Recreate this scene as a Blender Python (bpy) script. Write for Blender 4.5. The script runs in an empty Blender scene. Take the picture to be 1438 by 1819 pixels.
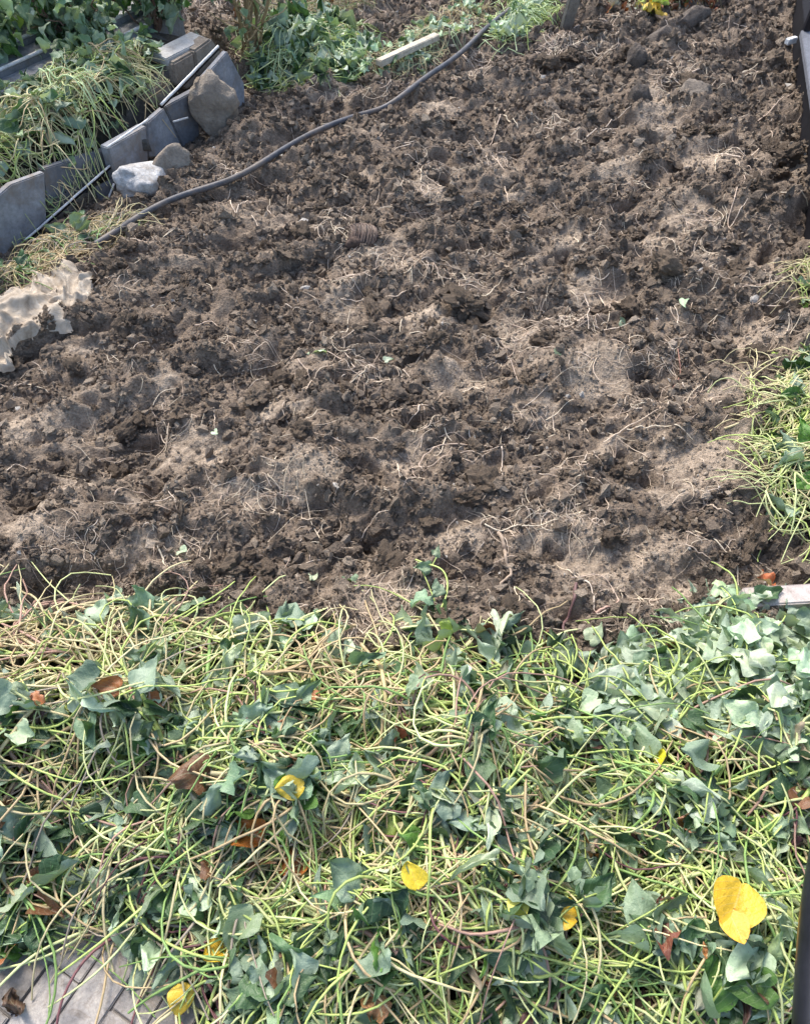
import bpy, math, random
import numpy as np
from mathutils import Vector, Matrix, Euler, Quaternion

rng = np.random.default_rng(11)
random.seed(11)
SC = bpy.context.scene
COL = SC.collection
R = math.radians

# ------------------------------------------------------------------ camera, world, sun, exposure
CAM_H = 1.7
PITCH = R(52)
FOC = 1323.0                      # focal length in photo pixels (1438 x 1819)
cam_d = bpy.data.cameras.new('camera')
cam = bpy.data.objects.new('camera', cam_d)
COL.objects.link(cam)
cam.location = (0, 0, CAM_H)
cam.rotation_euler = (R(90) - PITCH, 0, 0)
cam_d.sensor_fit = 'VERTICAL'
cam_d.sensor_height = 36
cam_d.lens = 36 * FOC / 1819.0
cam_d.clip_start = 0.02
cam_d.clip_end = 400
SC.camera = cam

SUN_EL, SUN_AZ = R(54), R(-28)     # azimuth measured from +Y towards +X: far side, a little left
world = bpy.data.worlds.new('World')
SC.world = world
world.use_nodes = True
wn = world.node_tree
wn.nodes.clear()
wo = wn.nodes.new('ShaderNodeOutputWorld')
wb = wn.nodes.new('ShaderNodeBackground')
sky = wn.nodes.new('ShaderNodeTexSky')
sky.sky_type = 'NISHITA'
sky.sun_disc = False
sky.sun_elevation = SUN_EL
sky.sun_rotation = SUN_AZ
sky.dust_density = 3.0
sky.air_density = 1.0
wb.inputs['Strength'].default_value = 0.15
wn.links.new(sky.outputs[0], wb.inputs[0])
wn.links.new(wb.outputs[0], wo.inputs[0])

sun_d = bpy.data.lights.new('sun', 'SUN')
sun_d.energy = 1.9
sun_d.angle = R(18)
sun_d.color = (1.0, 0.93, 0.84)
sun = bpy.data.objects.new('sun', sun_d)
COL.objects.link(sun)
to_sun = Vector((math.sin(SUN_AZ) * math.cos(SUN_EL), math.cos(SUN_AZ) * math.cos(SUN_EL), math.sin(SUN_EL)))
sun.rotation_euler = (-to_sun).to_track_quat('-Z', 'Y').to_euler()

SC.view_settings.view_transform = 'Standard'
SC.view_settings.look = 'None'
SC.view_settings.gamma = 1
SC.view_settings.use_curve_mapping = False
SC.view_settings.exposure = 1.14
SC.render.engine = 'CYCLES'
SC.cycles.max_bounces = 6

# ------------------------------------------------------------------ helpers
FWD = np.array([0, math.cos(PITCH), -math.sin(PITCH)])
UPV = np.array([0, math.sin(PITCH), math.cos(PITCH)])
CP = np.array([0, 0, CAM_H])

def ray(px, py):
    return FWD + np.array([1, 0, 0]) * (px - 719) / FOC + UPV * (909.5 - py) / FOC

def G(px, py, z=0.0):
    """where a spot of the photo lies on the level plane at height z"""
    r = ray(px, py)
    return CP + r * (z - CAM_H) / r[2]

def to_px(x, y, z=0):
    """inverse of G, for arrays"""
    dy, dz = y, z - CAM_H
    d = dy * FWD[1] + dz * FWD[2]
    u = dy * UPV[1] + dz * UPV[2]
    return 719 + FOC * x / d, 909.5 - FOC * u / d

def perlin(x, y, seed=0):
    g = np.random.default_rng(1000 + seed)
    perm = g.permutation(256)
    ang = g.uniform(0, 2 * np.pi, 256)
    gx, gy = np.cos(ang), np.sin(ang)
    xi = np.floor(x).astype(np.int64); yi = np.floor(y).astype(np.int64)
    xf = x - xi; yf = y - yi
    u = xf * xf * xf * (xf * (xf * 6 - 15) + 10); v = yf * yf * yf * (yf * (yf * 6 - 15) + 10)
    def h(i, j):
        return perm[(perm[i & 255] + j) & 255]
    a = h(xi, yi); b = h(xi + 1, yi); c = h(xi, yi + 1); d = h(xi + 1, yi + 1)
    n00 = gx[a] * xf + gy[a] * yf
    n10 = gx[b] * (xf - 1) + gy[b] * yf
    n01 = gx[c] * xf + gy[c] * (yf - 1)
    n11 = gx[d] * (xf - 1) + gy[d] * (yf - 1)
    return ((n00 * (1 - u) + n10 * u) * (1 - v) + (n01 * (1 - u) + n11 * u) * v) * 1.5

def sstep(a, b, x):
    t = np.clip((x - a) / (b - a), 0, 1)
    return t * t * (3 - 2 * t)

def poly_sd(poly, x, y):
    """signed distance to a polygon, positive inside"""
    P = np.asarray(poly)[:, :2]
    d2 = np.full(x.shape, 1e9); ins = np.zeros(x.shape, bool)
    for i in range(len(P)):
        a, b = P[i], P[(i + 1) % len(P)]
        ex, ey = b - a
        wx, wy = x - a[0], y - a[1]
        t = np.clip((wx * ex + wy * ey) / (ex * ex + ey * ey + 1e-12), 0, 1)
        d2 = np.minimum(d2, (wx - ex * t) ** 2 + (wy - ey * t) ** 2)
        c = ((a[1] > y) != (b[1] > y)) & (x < (b[0] - a[0]) * (y - a[1]) / (b[1] - a[1] + 1e-12) + a[0])
        ins ^= c
    d = np.sqrt(d2)
    return np.where(ins, d, -d)

def mesh_np(name, V, F, mat, col=None, uv=None, smooth=True, mats=None):
    """V (n,3); F (m,3|4) or a list of such arrays"""
    me = bpy.data.meshes.new(name)
    Fs = F if isinstance(F, list) else [F]
    Fs = [f for f in Fs if len(f)]
    me.vertices.add(len(V))
    me.vertices.foreach_set('co', np.ascontiguousarray(V, dtype=np.float32).ravel())
    nl = sum(f.size for f in Fs); nf = sum(len(f) for f in Fs)
    me.loops.add(nl); me.polygons.add(nf)
    me.loops.foreach_set('vertex_index', np.concatenate([f.ravel() for f in Fs]).astype(np.int32))
    ls = []; o = 0
    for f in Fs:
        ls.append(o + np.arange(len(f)) * f.shape[1]); o += f.size
    me.polygons.foreach_set('loop_start', np.concatenate(ls).astype(np.int32))
    me.polygons.foreach_set('use_smooth', np.full(nf, smooth))
    if col is not None:
        a = me.attributes.new('col', 'FLOAT_COLOR', 'POINT')
        c = np.ones((len(V), 4), np.float32); c[:, :3] = col
        a.data.foreach_set('color', c.ravel())
    if uv is not None:
        a = me.attributes.new('luv', 'FLOAT_VECTOR', 'POINT')
        c = np.zeros((len(V), 3), np.float32); c[:, :2] = uv
        a.data.foreach_set('vector', c.ravel())
    me.update(calc_edges=True)
    me.validate()
    if mat:
        me.materials.append(mat)
    return me

def tag(o, label=None, cat=None, group=None, kind=None):
    if label: o['label'] = label
    if cat: o['category'] = cat
    if group: o['group'] = group
    if kind: o['kind'] = kind
    return o

def link(name, me, parent=None, mw=None):
    o = bpy.data.objects.new(name, me)
    COL.objects.link(o)
    if parent: o.parent = parent
    if mw is not None: o.matrix_world = mw if parent is None else mw
    return o

def empty(name, loc=(0, 0, 0)):
    o = bpy.data.objects.new(name, None)
    o.empty_display_size = 0.05
    o.location = loc
    COL.objects.link(o)
    return o

# ------------------------------------------------------------------ materials
def new_mat(name):
    m = bpy.data.materials.new(name)
    m.use_nodes = True
    nt = m.node_tree
    return m, nt, nt.nodes['Principled BSDF'], nt.nodes['Material Output']

def N(nt, t, **kw):
    n = nt.nodes.new(t)
    for k, v in kw.items():
        if k in n.inputs: n.inputs[k].default_value = v
        else: setattr(n, k, v)
    return n

def mixc(nt, a, b, f, mode='MIX'):
    n = nt.nodes.new('ShaderNodeMix'); n.data_type = 'RGBA'; n.blend_type = mode
    for sock, v in ((n.inputs[6], a), (n.inputs[7], b), (n.inputs[0], f)):
        if isinstance(v, (tuple, list)): sock.default_value = (*v, 1) if len(v) == 3 else v
        elif isinstance(v, (int, float)): sock.default_value = v
        else: nt.links.new(v, sock)
    return n.outputs[2]

def math_n(nt, op, a, b=0.0, clamp=False):
    n = nt.nodes.new('ShaderNodeMath'); n.operation = op; n.use_clamp = clamp
    for i, v in enumerate((a, b)):
        if isinstance(v, (int, float)): n.inputs[i].default_value = v
        else: nt.links.new(v, n.inputs[i])
    return n.outputs[0]

def ramp(nt, fac, stops):
    n = nt.nodes.new('ShaderNodeValToRGB')
    el = n.color_ramp.elements
    while len(el) < len(stops): el.new(0.5)
    for e, (p, c) in zip(el, stops):
        e.position = p; e.color = (*c, 1) if len(c) == 3 else c
    nt.links.new(fac, n.inputs[0])
    return n.outputs[0]

def noise(nt, scale, detail=4, rough=0.6, coord=None, dist=0.0):
    n = N(nt, 'ShaderNodeTexNoise', Scale=scale, Detail=detail, Roughness=rough, Distortion=dist)
    if coord is not None: nt.links.new(coord, n.inputs['Vector'])
    return n.outputs['Fac']

def bump(nt, h, strength, dist, prev=None):
    n = N(nt, 'ShaderNodeBump', Strength=strength, Distance=dist)
    nt.links.new(h, n.inputs['Height'])
    if prev is not None: nt.links.new(prev, n.inputs['Normal'])
    return n.outputs[0]

def pos(nt):
    return nt.nodes.new('ShaderNodeNewGeometry').outputs['Position']

def objc(nt):
    return nt.nodes.new('ShaderNodeTexCoord').outputs['Object']

def soil_mat():
    m, nt, p, out = new_mat('dug_soil')
    a = N(nt, 'ShaderNodeAttribute', attribute_name='col')
    c = pos(nt)
    n1 = noise(nt, 60, 6, 0.75, c)
    n2 = noise(nt, 260, 4, 0.7, c)
    vor = N(nt, 'ShaderNodeTexVoronoi', Scale=130.0, Randomness=1.0); nt.links.new(c, vor.inputs['Vector'])
    k = ramp(nt, n1, [(0.32, (0.55, 0.53, 0.51)), (0.68, (1.42, 1.4, 1.37))])
    k2 = ramp(nt, n2, [(0.3, (0.75, 0.74, 0.73)), (0.72, (1.3, 1.3, 1.28))])
    col = mixc(nt, a.outputs['Color'], k, 1.0, 'MULTIPLY')
    col = mixc(nt, col, k2, 1.0, 'MULTIPLY')
    nt.links.new(col, p.inputs['Base Color'])
    p.inputs['Roughness'].default_value = 0.95
    p.inputs['Specular IOR Level'].default_value = 0.2
    b = bump(nt, vor.outputs['Distance'], 0.8, 0.006)
    b = bump(nt, n1, 0.9, 0.010, b)
    b = bump(nt, n2, 0.7, 0.004, b)
    nt.links.new(b, p.inputs['Normal'])
    return m

def clod_mat():
    m, nt, p, out = new_mat('soil_clod')
    c = objc(nt)
    oi = nt.nodes.new('ShaderNodeObjectInfo')
    tone = ramp(nt, oi.outputs['Random'], [(0.0, (0.145, 0.113, 0.086)), (0.55, (0.20, 0.16, 0.122)), (0.85, (0.26, 0.21, 0.163)), (1.0, (0.33, 0.27, 0.215))])
    n1 = noise(nt, 22, 6, 0.75, c)
    n2 = noise(nt, 90, 4, 0.7, c)
    col = mixc(nt, tone, ramp(nt, n1, [(0.3, (0.55, 0.54, 0.52)), (0.7, (1.5, 1.46, 1.4))]), 1.0, 'MULTIPLY')
    nt.links.new(col, p.inputs['Base Color'])
    p.inputs['Roughness'].default_value = 0.95
    p.inputs['Specular IOR Level'].default_value = 0.2
    b = bump(nt, n1, 0.9, 0.02)
    b = bump(nt, n2, 0.8, 0.008, b)
    nt.links.new(b, p.inputs['Normal'])
    return m

def crumb_mat():
    m, nt, p, out = new_mat('soil_crumb')
    a = N(nt, 'ShaderNodeAttribute', attribute_name='tone', attribute_type='INSTANCER')
    col = ramp(nt, a.outputs['Fac'], [(0.0, (0.118, 0.093, 0.073)), (0.45, (0.212, 0.172, 0.135)), (0.8, (0.335, 0.28, 0.222)), (0.97, (0.45, 0.38, 0.305)), (1.0, (0.62, 0.59, 0.54))])
    n1 = noise(nt, 3, 4, 0.7, objc(nt))
    col = mixc(nt, col, ramp(nt, n1, [(0.3, (0.65, 0.64, 0.62)), (0.7, (1.35, 1.33, 1.3))]), 1.0, 'MULTIPLY')
    nt.links.new(col, p.inputs['Base Color'])
    p.inputs['Roughness'].default_value = 0.95
    p.inputs['Specular IOR Level'].default_value = 0.2
    nt.links.new(bump(nt, n1, 0.6, 0.3), p.inputs['Normal'])
    return m

def stem_mat():
    m, nt, p, out = new_mat('vine_stem')
    a = N(nt, 'ShaderNodeAttribute', attribute_name='col')
    c = pos(nt)
    n1 = noise(nt, 35, 5, 0.7, c)
    k = ramp(nt, n1, [(0.28, (0.6, 0.5, 0.42)), (0.45, (1, 1, 1)), (0.75, (1.2, 1.18, 1.1))])
    col = mixc(nt, a.outputs['Color'], k, 1.0, 'MULTIPLY')
    n2 = noise(nt, 300, 2, 0.6, c)
    nt.links.new(col, p.inputs['Base Color'])
    p.inputs['Roughness'].default_value = 0.5
    p.inputs['Specular IOR Level'].default_value = 0.4
    nt.links.new(bump(nt, n2, 0.35, 0.002), p.inputs['Normal'])
    return m

def leaf_mat():
    m, nt, p, out = new_mat('vine_leaf')
    a = N(nt, 'ShaderNodeAttribute', attribute_name='col')
    luv = N(nt, 'ShaderNodeAttribute', attribute_name='luv')
    geo = nt.nodes.new('ShaderNodeNewGeometry')
    oi = nt.nodes.new('ShaderNodeObjectInfo')
    sep = nt.nodes.new('ShaderNodeSeparateXYZ'); nt.links.new(luv.outputs['Vector'], sep.inputs[0])
    ax = math_n(nt, 'ABSOLUTE', sep.outputs[0])
    # veins: midrib and side veins that run outward and forward
    mid = math_n(nt, 'LESS_THAN', ax, 0.035)
    w = math_n(nt, 'SUBTRACT', sep.outputs[1], math_n(nt, 'MULTIPLY', ax, 0.42))
    w = math_n(nt, 'FRACT', math_n(nt, 'MULTIPLY', w, 6.0))
    side = math_n(nt, 'LESS_THAN', math_n(nt, 'ABSOLUTE', math_n(nt, 'SUBTRACT', w, 0.5)), 0.06)
    vein = math_n(nt, 'MAXIMUM', mid, math_n(nt, 'MULTIPLY', side, 0.55))
    n1 = noise(nt, 28, 5, 0.65, geo.outputs['Position'])
    n2 = noise(nt, 120, 3, 0.6, geo.outputs['Position'])
    base = mixc(nt, a.outputs['Color'], ramp(nt, n1, [(0.3, (0.72, 0.76, 0.7)), (0.7, (1.25, 1.2, 1.15))]), 1.0, 'MULTIPLY')
    br = ramp(nt, oi.outputs['Random'], [(0.0, (0.8, 0.82, 0.8)), (1.0, (1.25, 1.22, 1.2))])
    base = mixc(nt, base, br, 1.0, 'MULTIPLY')
    n3 = noise(nt, 75, 3, 0.6, geo.outputs['Position'])
    base = mixc(nt, base, (0.13, 0.075, 0.03), ramp(nt, n3, [(0.70, (0, 0, 0)), (0.76, (0.8, 0.8, 0.8))]))
    # the underside is paler and greyer
    under = mixc(nt, base, (0.36, 0.46, 0.36), 0.5)
    c = mixc(nt, base, under, geo.outputs['Backfacing'])
    c = mixc(nt, c, mixc(nt, c, (0.45, 0.52, 0.32), 0.22), vein)
    nt.links.new(c, p.inputs['Base Color'])
    p.inputs['Roughness'].default_value = 0.48
    p.inputs['Specular IOR Level'].default_value = 0.5
    b = bump(nt, n1, 0.5, 0.012)
    b = bump(nt, n2, 0.4, 0.004, b)
    b = bump(nt, vein, 0.4, 0.002, b)
    nt.links.new(b, p.inputs['Normal'])
    tr = nt.nodes.new('ShaderNodeBsdfTranslucent')
    nt.links.new(mixc(nt, c, (1.3, 1.4, 0.6), 1.0, 'MULTIPLY'), tr.inputs['Color'])
    ms = nt.nodes.new('ShaderNodeMixShader'); ms.inputs[0].default_value = 0.16
    nt.links.new(p.outputs[0], ms.inputs[1]); nt.links.new(tr.outputs[0], ms.inputs[2])
    nt.links.new(ms.outputs[0], out.inputs[0])
    return m

def simple_mat(name, c1, c2, scale=20, rough=0.8, bmp=0.4, bd=0.01, spec=0.4, metal=0.0, scale2=None, coord='pos', detail=6, dirt=0.0):
    m, nt, p, out = new_mat(name)
    c = pos(nt) if coord == 'pos' else objc(nt)
    n1 = noise(nt, scale, detail, 0.68, c)
    col = ramp(nt, n1, [(0.3, c1), (0.7, c2)])
    n2 = noise(nt, scale2 or scale * 6, 4, 0.7, c)
    col = mixc(nt, col, ramp(nt, n2, [(0.3, (0.78, 0.78, 0.78)), (0.7, (1.2, 1.2, 1.2))]), 1.0, 'MULTIPLY')
    if dirt:
        n4 = noise(nt, 7, 8, 0.75, c, 0.6)
        col = mixc(nt, col, (0.20, 0.158, 0.118), ramp(nt, n4, [(0.58 - 0.16 * dirt, (0, 0, 0)), (0.70, (0.85, 0.85, 0.85))]))
    nt.links.new(col, p.inputs['Base Color'])
    p.inputs['Roughness'].default_value = rough
    p.inputs['Specular IOR Level'].default_value = spec
    p.inputs['Metallic'].default_value = metal
    b = bump(nt, n1, bmp, bd)
    b = bump(nt, n2, bmp, bd * 0.3, b)
    nt.links.new(b, p.inputs['Normal'])
    return m

M_SOIL, M_CLOD, M_CRUMB, M_STEM, M_LEAF = soil_mat(), clod_mat(), crumb_mat(), stem_mat(), leaf_mat()
M_SLATE = simple_mat('grey_slate', (0.16, 0.17, 0.19), (0.32, 0.335, 0.36), 9, 0.75, 0.4, 0.01, dirt=0.6)
M_SLATE_D = simple_mat('dark_slate', (0.085, 0.092, 0.108), (0.19, 0.20, 0.22), 9, 0.75, 0.5, 0.01, dirt=0.6)
M_STONE_B = simple_mat('brown_stone', (0.16, 0.13, 0.10), (0.33, 0.29, 0.24), 14, 0.85, 0.8, 0.02, dirt=0.6)
M_STONE_W = simple_mat('pale_stone', (0.30, 0.30, 0.30), (0.68, 0.68, 0.66), 12, 0.8, 0.8, 0.02, dirt=0.6)
M_STONE_D = simple_mat('dark_stone', (0.06, 0.057, 0.052), (0.15, 0.14, 0.125), 16, 0.85, 0.8, 0.015)
M_WHITE = simple_mat('white_rod_lit_edge', (0.45, 0.45, 0.44), (0.85, 0.85, 0.83), 30, 0.5, 0.3, 0.002)  # real rods and peg, and the strips that imitate lit edges
M_BLACK_E = simple_mat('black_rubber', (0.008, 0.008, 0.010), (0.014, 0.014, 0.018), 30, 0.7, 0.2, 0.002, spec=0.1)
M_HOSE = simple_mat('dusty_black_hose', (0.035, 0.038, 0.045), (0.10, 0.105, 0.12), 25, 0.5, 0.25, 0.002, dirt=0.8)
M_BLACK = simple_mat('black_paint', (0.006, 0.007, 0.012), (0.016, 0.017, 0.026), 12, 0.32, 0.1, 0.001, spec=0.5)
M_BLACK_LIT = simple_mat('lit_black_paint', (0.09, 0.10, 0.12), (0.17, 0.18, 0.21), 40, 0.5, 0.2, 0.001, spec=0.5)  # greyer copy of the black paint, its lit look put into the colour
M_WOOD = simple_mat('weathered_wood', (0.34, 0.30, 0.23), (0.62, 0.57, 0.46), 18, 0.85, 0.5, 0.004)
M_WOOD_P = simple_mat('pinkish_concrete', (0.33, 0.28, 0.25), (0.55, 0.50, 0.46), 40, 0.9, 0.5, 0.004)
M_WOOD_G = simple_mat('grey_wood', (0.13, 0.12, 0.10), (0.26, 0.24, 0.21), 30, 0.85, 0.5, 0.004)
M_COPE = simple_mat('pale_coping', (0.30, 0.30, 0.29), (0.50, 0.50, 0.48), 20, 0.8, 0.4, 0.005, dirt=0.6)
M_MORTAR = simple_mat('sandy_joint', (0.13, 0.12, 0.11), (0.26, 0.24, 0.22), 60, 0.95, 0.6, 0.004)
M_LITTER_SHADE = simple_mat('gap_shade_litter', (0.012, 0.013, 0.008), (0.04, 0.036, 0.022), 45, 0.95, 1.0, 0.02)  # litter with the shade of the heap's gaps put into its colour

# ------------------------------------------------------------------ the soil
TILT = R(17)                      # the hoe rows rise a little to the right
PATCH = [  # light, dry, scraped faces: photo spot, half sizes
    (705, 465, 48, 34), (675, 492, 30, 16), (880, 290, 36, 20), (915, 600, 36, 38), (1055, 522, 62, 30), (1060, 675, 58, 46),
    (1240, 830, 78, 46), (805, 684, 62, 22), (735, 835, 44, 34), (540, 855, 66, 28), (340, 800, 66, 40), (285, 690, 56, 18), (270, 985, 56, 34),
    (1155, 190, 26, 34), (1165, 235, 34, 34), (1250, 290, 44, 24), (1212, 400, 44, 32), (950, 750, 50, 22), (600, 545, 40, 16),
    (745, 575, 44, 18), (500, 742, 50, 16), (985, 965, 70, 26), (1150, 985, 60, 28), (1040, 1000, 50, 40), (1165, 1035, 90, 30), (70, 955, 70, 24),
    (60, 760, 50, 22), (1180, 880, 60, 24), (500, 405, 40, 14), (160, 625, 46, 16), (1100, 320, 40, 20), (640, 330, 40, 12), (760, 350, 40, 16),
    (1290, 715, 60, 20), (1090, 800, 60, 18), (1335, 600, 40, 24), (820, 960, 40, 24), (700, 1090, 70, 18), (620, 170, 30, 10), (780, 200, 30, 14),
    (1330, 480, 50, 20), (1160, 440, 40, 14), (905, 350, 30, 16), (430, 900, 50, 18), (165, 860, 60, 18), (650, 1000, 40, 20), (1000, 430, 44, 16)]
PW = []
for px, py, a, b in PATCH:
    c = G(px, py); ex = G(px + a, py); ey = G(px, py - b)
    PW.append((c[0], c[1], abs(ex[0] - c[0]), abs(ey[1] - c[1])))

def rot_xy(x, y):
    return x * math.cos(TILT) + y * math.sin(TILT), -x * math.sin(TILT) + y * math.cos(TILT)

def light_mask(x, y):
    wx = x + 0.07 * perlin(x / 0.09, y / 0.09, 31) + 0.035 * perlin(x / 0.03, y / 0.03, 33)
    wy = y + 0.08 * perlin(x / 0.09, y / 0.09, 32) + 0.035 * perlin(x / 0.03, y / 0.03, 34)
    L = np.zeros(x.shape)
    for cx, cy, a, b in PW:
        q = ((wx - cx) / a) ** 2 + ((wy - cy) / b) ** 2
        L = np.maximum(L, 1 - sstep(0.25, 1.7, q))
    r, s = rot_xy(x, y)
    n = perlin(r / 0.34, s / 0.2, 35) + 0.6 * perlin(r / 0.11, s / 0.08, 36)
    L = np.maximum(L, 0.5 * sstep(0.2, 0.85, n))
    return np.clip(L * (0.92 + 0.3 * perlin(r / 0.03, s / 0.02, 37)), 0, 1)

def soil_raw(x, y):
    r, s = rot_xy(x, y)
    L = light_mask(x, y)
    wr = r + 0.05 * perlin(r / 0.25, s / 0.25, 1) + 0.012 * perlin(r / 0.05, s / 0.05, 2)
    ws = s + 0.05 * perlin(r / 0.25, s / 0.25, 3) + 0.012 * perlin(r / 0.05, s / 0.05, 4)
    base = 0.026 * perlin(x / 0.9, y / 0.7, 5) + 0.064 * perlin(wr / 0.62, ws / 0.23, 6) + 0.034 * perlin(wr / 0.27, ws / 0.12, 16)
    M = 1 - 0.88 * L
    lump = (0.052 * np.abs(perlin(wr / 0.19, ws / 0.12, 7)) + 0.036 * np.abs(perlin(wr / 0.090, ws / 0.06, 8))
            + 0.017 * np.abs(perlin(wr / 0.044, ws / 0.034, 9)) + 0.008 * np.abs(perlin(wr / 0.022, ws / 0.018, 10)))
    hole = -0.045 * sstep(0.25, 0.6, perlin(wr / 0.2, ws / 0.12, 11)) * (1 - L)
    smooth = L * (0.014 + 0.016 * perlin(wr / 0.12, ws / 0.1, 12) + 0.011 * np.abs(perlin(wr / 0.06, ws / 0.025, 13)) + 0.008 * np.abs(perlin(wr / 0.022, ws / 0.016, 14)))
    return base + M * lump + hole + smooth, L

BED_E = [G(-60, 480), G(0, 445), G(180, 395), G(430, 185), G(640, 60)]

_a, _b = G(0, 445)[:2], G(430, 185)[:2]
_d = (_b - _a) / np.linalg.norm(_b - _a)
def foot(x, y):
    return 1 - sstep(0.02, 0.28, (x - _a[0]) * _d[1] - (y - _a[1]) * _d[0]) * 1.0
def soil_h(x, y):
    x = np.asarray(x, float); y = np.asarray(y, float)
    h, L = soil_raw(x, y)
    k = foot(x, y) * (y < 4.3)
    h = h * (1 - 0.75 * k) - 0.035 * k
    return h * sstep(0.30, 0.62, y) - 0.035 * (1 - sstep(0.30, 0.62, y))

xs = np.arange(-3.6, 3.6, 0.0085)
ys = [0.32]
while ys[-1] < 6.9:
    ys.append(ys[-1] + 0.0062 + 0.0016 * max(0, ys[-1] - 0.5))
ys = np.array(ys)
X, Y = np.meshgrid(xs, ys)
keep = np.abs(X) < 0.62 + 0.50 * Y + 0.12
idx = -np.ones(X.shape, np.int64)
vk = keep.copy()
idx[vk] = np.arange(vk.sum())
Z, L = soil_raw(X[vk], Y[vk])
kf = foot(X[vk], Y[vk]) * (Y[vk] < 4.3); Z = Z * (1 - 0.75 * kf) - 0.035 * kf
f = sstep(0.30, 0.62, Y[vk]); Z = Z * f - 0.035 * (1 - f)
q = vk[:-1, :-1] & vk[1:, :-1] & vk[:-1, 1:] & vk[1:, 1:]
F = np.stack([idx[:-1, :-1][q], idx[:-1, 1:][q], idx[1:, 1:][q], idx[1:, :-1][q]], 1)
x_, y_ = X[vk], Y[vk]
moist = 0.5 + 0.5 * perlin(x_ / 0.4, y_ / 0.3, 20) + 0.35 * perlin(x_ / 0.08, y_ / 0.06, 21)
moist = np.clip(moist, 0, 1)[:, None]
dark = np.array([0.165, 0.131, 0.102]) * (1 - moist) + np.array([0.275, 0.223, 0.176]) * moist
lite = np.array([0.40, 0.333, 0.264]) * (0.82 + 0.3 * moist)
Lc = np.clip(L, 0, 1)[:, None] ** 1.2
me = mesh_np('soil', np.stack([x_, y_, Z], 1), F, M_SOIL, dark * (1 - Lc) + lite * Lc)
SOIL = tag(link('soil', me), 'dug brown garden soil, dark and crumbly with dry pale patches', kind='structure')

# the land around it, out to the horizon, one sheet a little lower
gx = np.array([-150, -60, -25, -12, -7, -5, -4, -3, -2, -1, 0, 1, 2, 3, 4, 5, 7, 12, 25, 60, 150.0])
gy = gx + 4
GX, GY = np.meshgrid(gx, gy)
gi = np.arange(GX.size).reshape(GX.shape)
GZ = -0.10 + 0 * GX
F = np.stack([gi[:-1, :-1], gi[:-1, 1:], gi[1:, 1:], gi[1:, :-1]], -1).reshape(-1, 4)
tag(link('ground', mesh_np('ground', np.stack([GX, GY, GZ], -1).reshape(-1, 3), F, M_SOIL, np.tile([0.12, 0.1, 0.08], (GX.size, 1)))), kind='structure')

# ------------------------------------------------------------------ clods
import bmesh
def lump_mesh(name, sub, seed, mat, squash=(1, 1, 1), amp=0.45, flat_cuts=0, smooth=True):
    bm = bmesh.new()
    bmesh.ops.create_icosphere(bm, subdivisions=sub, radius=1)
    g = np.random.default_rng(seed)
    P = np.array([v.co[:] for v in bm.verts])
    D = np.zeros(len(P))
    for k, (fr, am) in enumerate(((1.1, 0.9), (2.3, 0.6), (4.9, 0.42), (9.5, 0.26))):
        o = g.uniform(0, 50, 6)
        n = perlin(P[:, 0] * fr + o[0], P[:, 1] * fr + o[1], seed % 90 + k) + perlin(P[:, 1] * fr + o[2], P[:, 2] * fr + o[3], seed % 80 + k + 5) + perlin(P[:, 2] * fr + o[4], P[:, 0] * fr + o[5], seed % 70 + k + 9)
        D += am * (np.abs(n) - 0.35 if k else n)
    P = P * (1 + amp * 0.55 * D)[:, None]
    for _ in range(flat_cuts):
        nrm = g.normal(size=3); nrm /= np.linalg.norm(nrm)
        d = g.uniform(0.5, 0.75)
        ex = P @ nrm - d
        P = np.where(ex[:, None] > 0, P - nrm * (ex * 0.88)[:, None], P)
    P *= np.array(squash)
    for v, p in zip(bm.verts, P): v.co = p
    me = bpy.data.meshes.new(name)
    bm.to_mesh(me); bm.free()
    for pl in me.polygons: pl.use_smooth = smooth
    me.materials.append(mat)
    return me

CLODS = [lump_mesh('clod', 4, 40 + i, M_CLOD, (1, random.uniform(0.6, 0.95), random.uniform(0.45, 0.7)), 1.0, 0, smooth=False) for i in range(14)]
def place(name, me, p, scale, rot, parent=None):
    o = bpy.data.objects.new(name, me)
    COL.objects.link(o)
    if parent: o.parent = parent
    o.location = p; o.scale = scale; o.rotation_euler = rot
    return o

clod_xy = []
BIG = [(825, 560, 42), (845, 545, 30), (1180, 505, 34), (1170, 540, 30), (920, 435, 28), (930, 1000, 26), (865, 985, 28), (1120, 115, 20), (855, 590, 28), (1225, 165, 26),
       (640, 345, 24), (220, 760, 40), (250, 740, 30), (680, 1010, 40), (720, 640, 26), (670, 555, 30), (500, 690, 34), (460, 720, 34), (540, 700, 24), (860, 870, 44),
       (830, 900, 30), (940, 690, 28), (1110, 560, 26), (1140, 570, 24), (1340, 640, 30), (1300, 490, 26), (1050, 80, 20), (120, 820, 36), (40, 900, 40), (400, 1020, 40),
       (960, 620, 24), (1100, 850, 40), (1340, 960, 40), (1300, 1000, 30), (330, 730, 34), (520, 620, 30), (1390, 300, 24), (1215, 250, 22), (1040, 380, 24), (300, 520, 30), (220, 500, 24), (380, 470, 24)]
for px, py, s in BIG:
    c = G(px, py); k = math.dist(c, CP) / FOC * s * 0.72
    clod_xy.append((c[0], c[1], k))
while len(clod_xy) < 296:
    px, py = random.uniform(-30, 1430), 40 + 1070 * random.random() ** 1.15
    c = G(px, py)
    if light_mask(np.array([c[0]]), np.array([c[1]]))[0] > 0.35: continue
    if py < 470 and px < 470 - py: continue
    k = random.choice((0.012, 0.016, 0.022, 0.03)) * (1 + 0.25 * max(0, c[1] - 1.5))
    clod_xy.append((c[0], c[1], k * random.uniform(0.8, 1.2)))
ca = np.array(clod_xy)
ch = soil_h(ca[:, 0], ca[:, 1])
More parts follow.
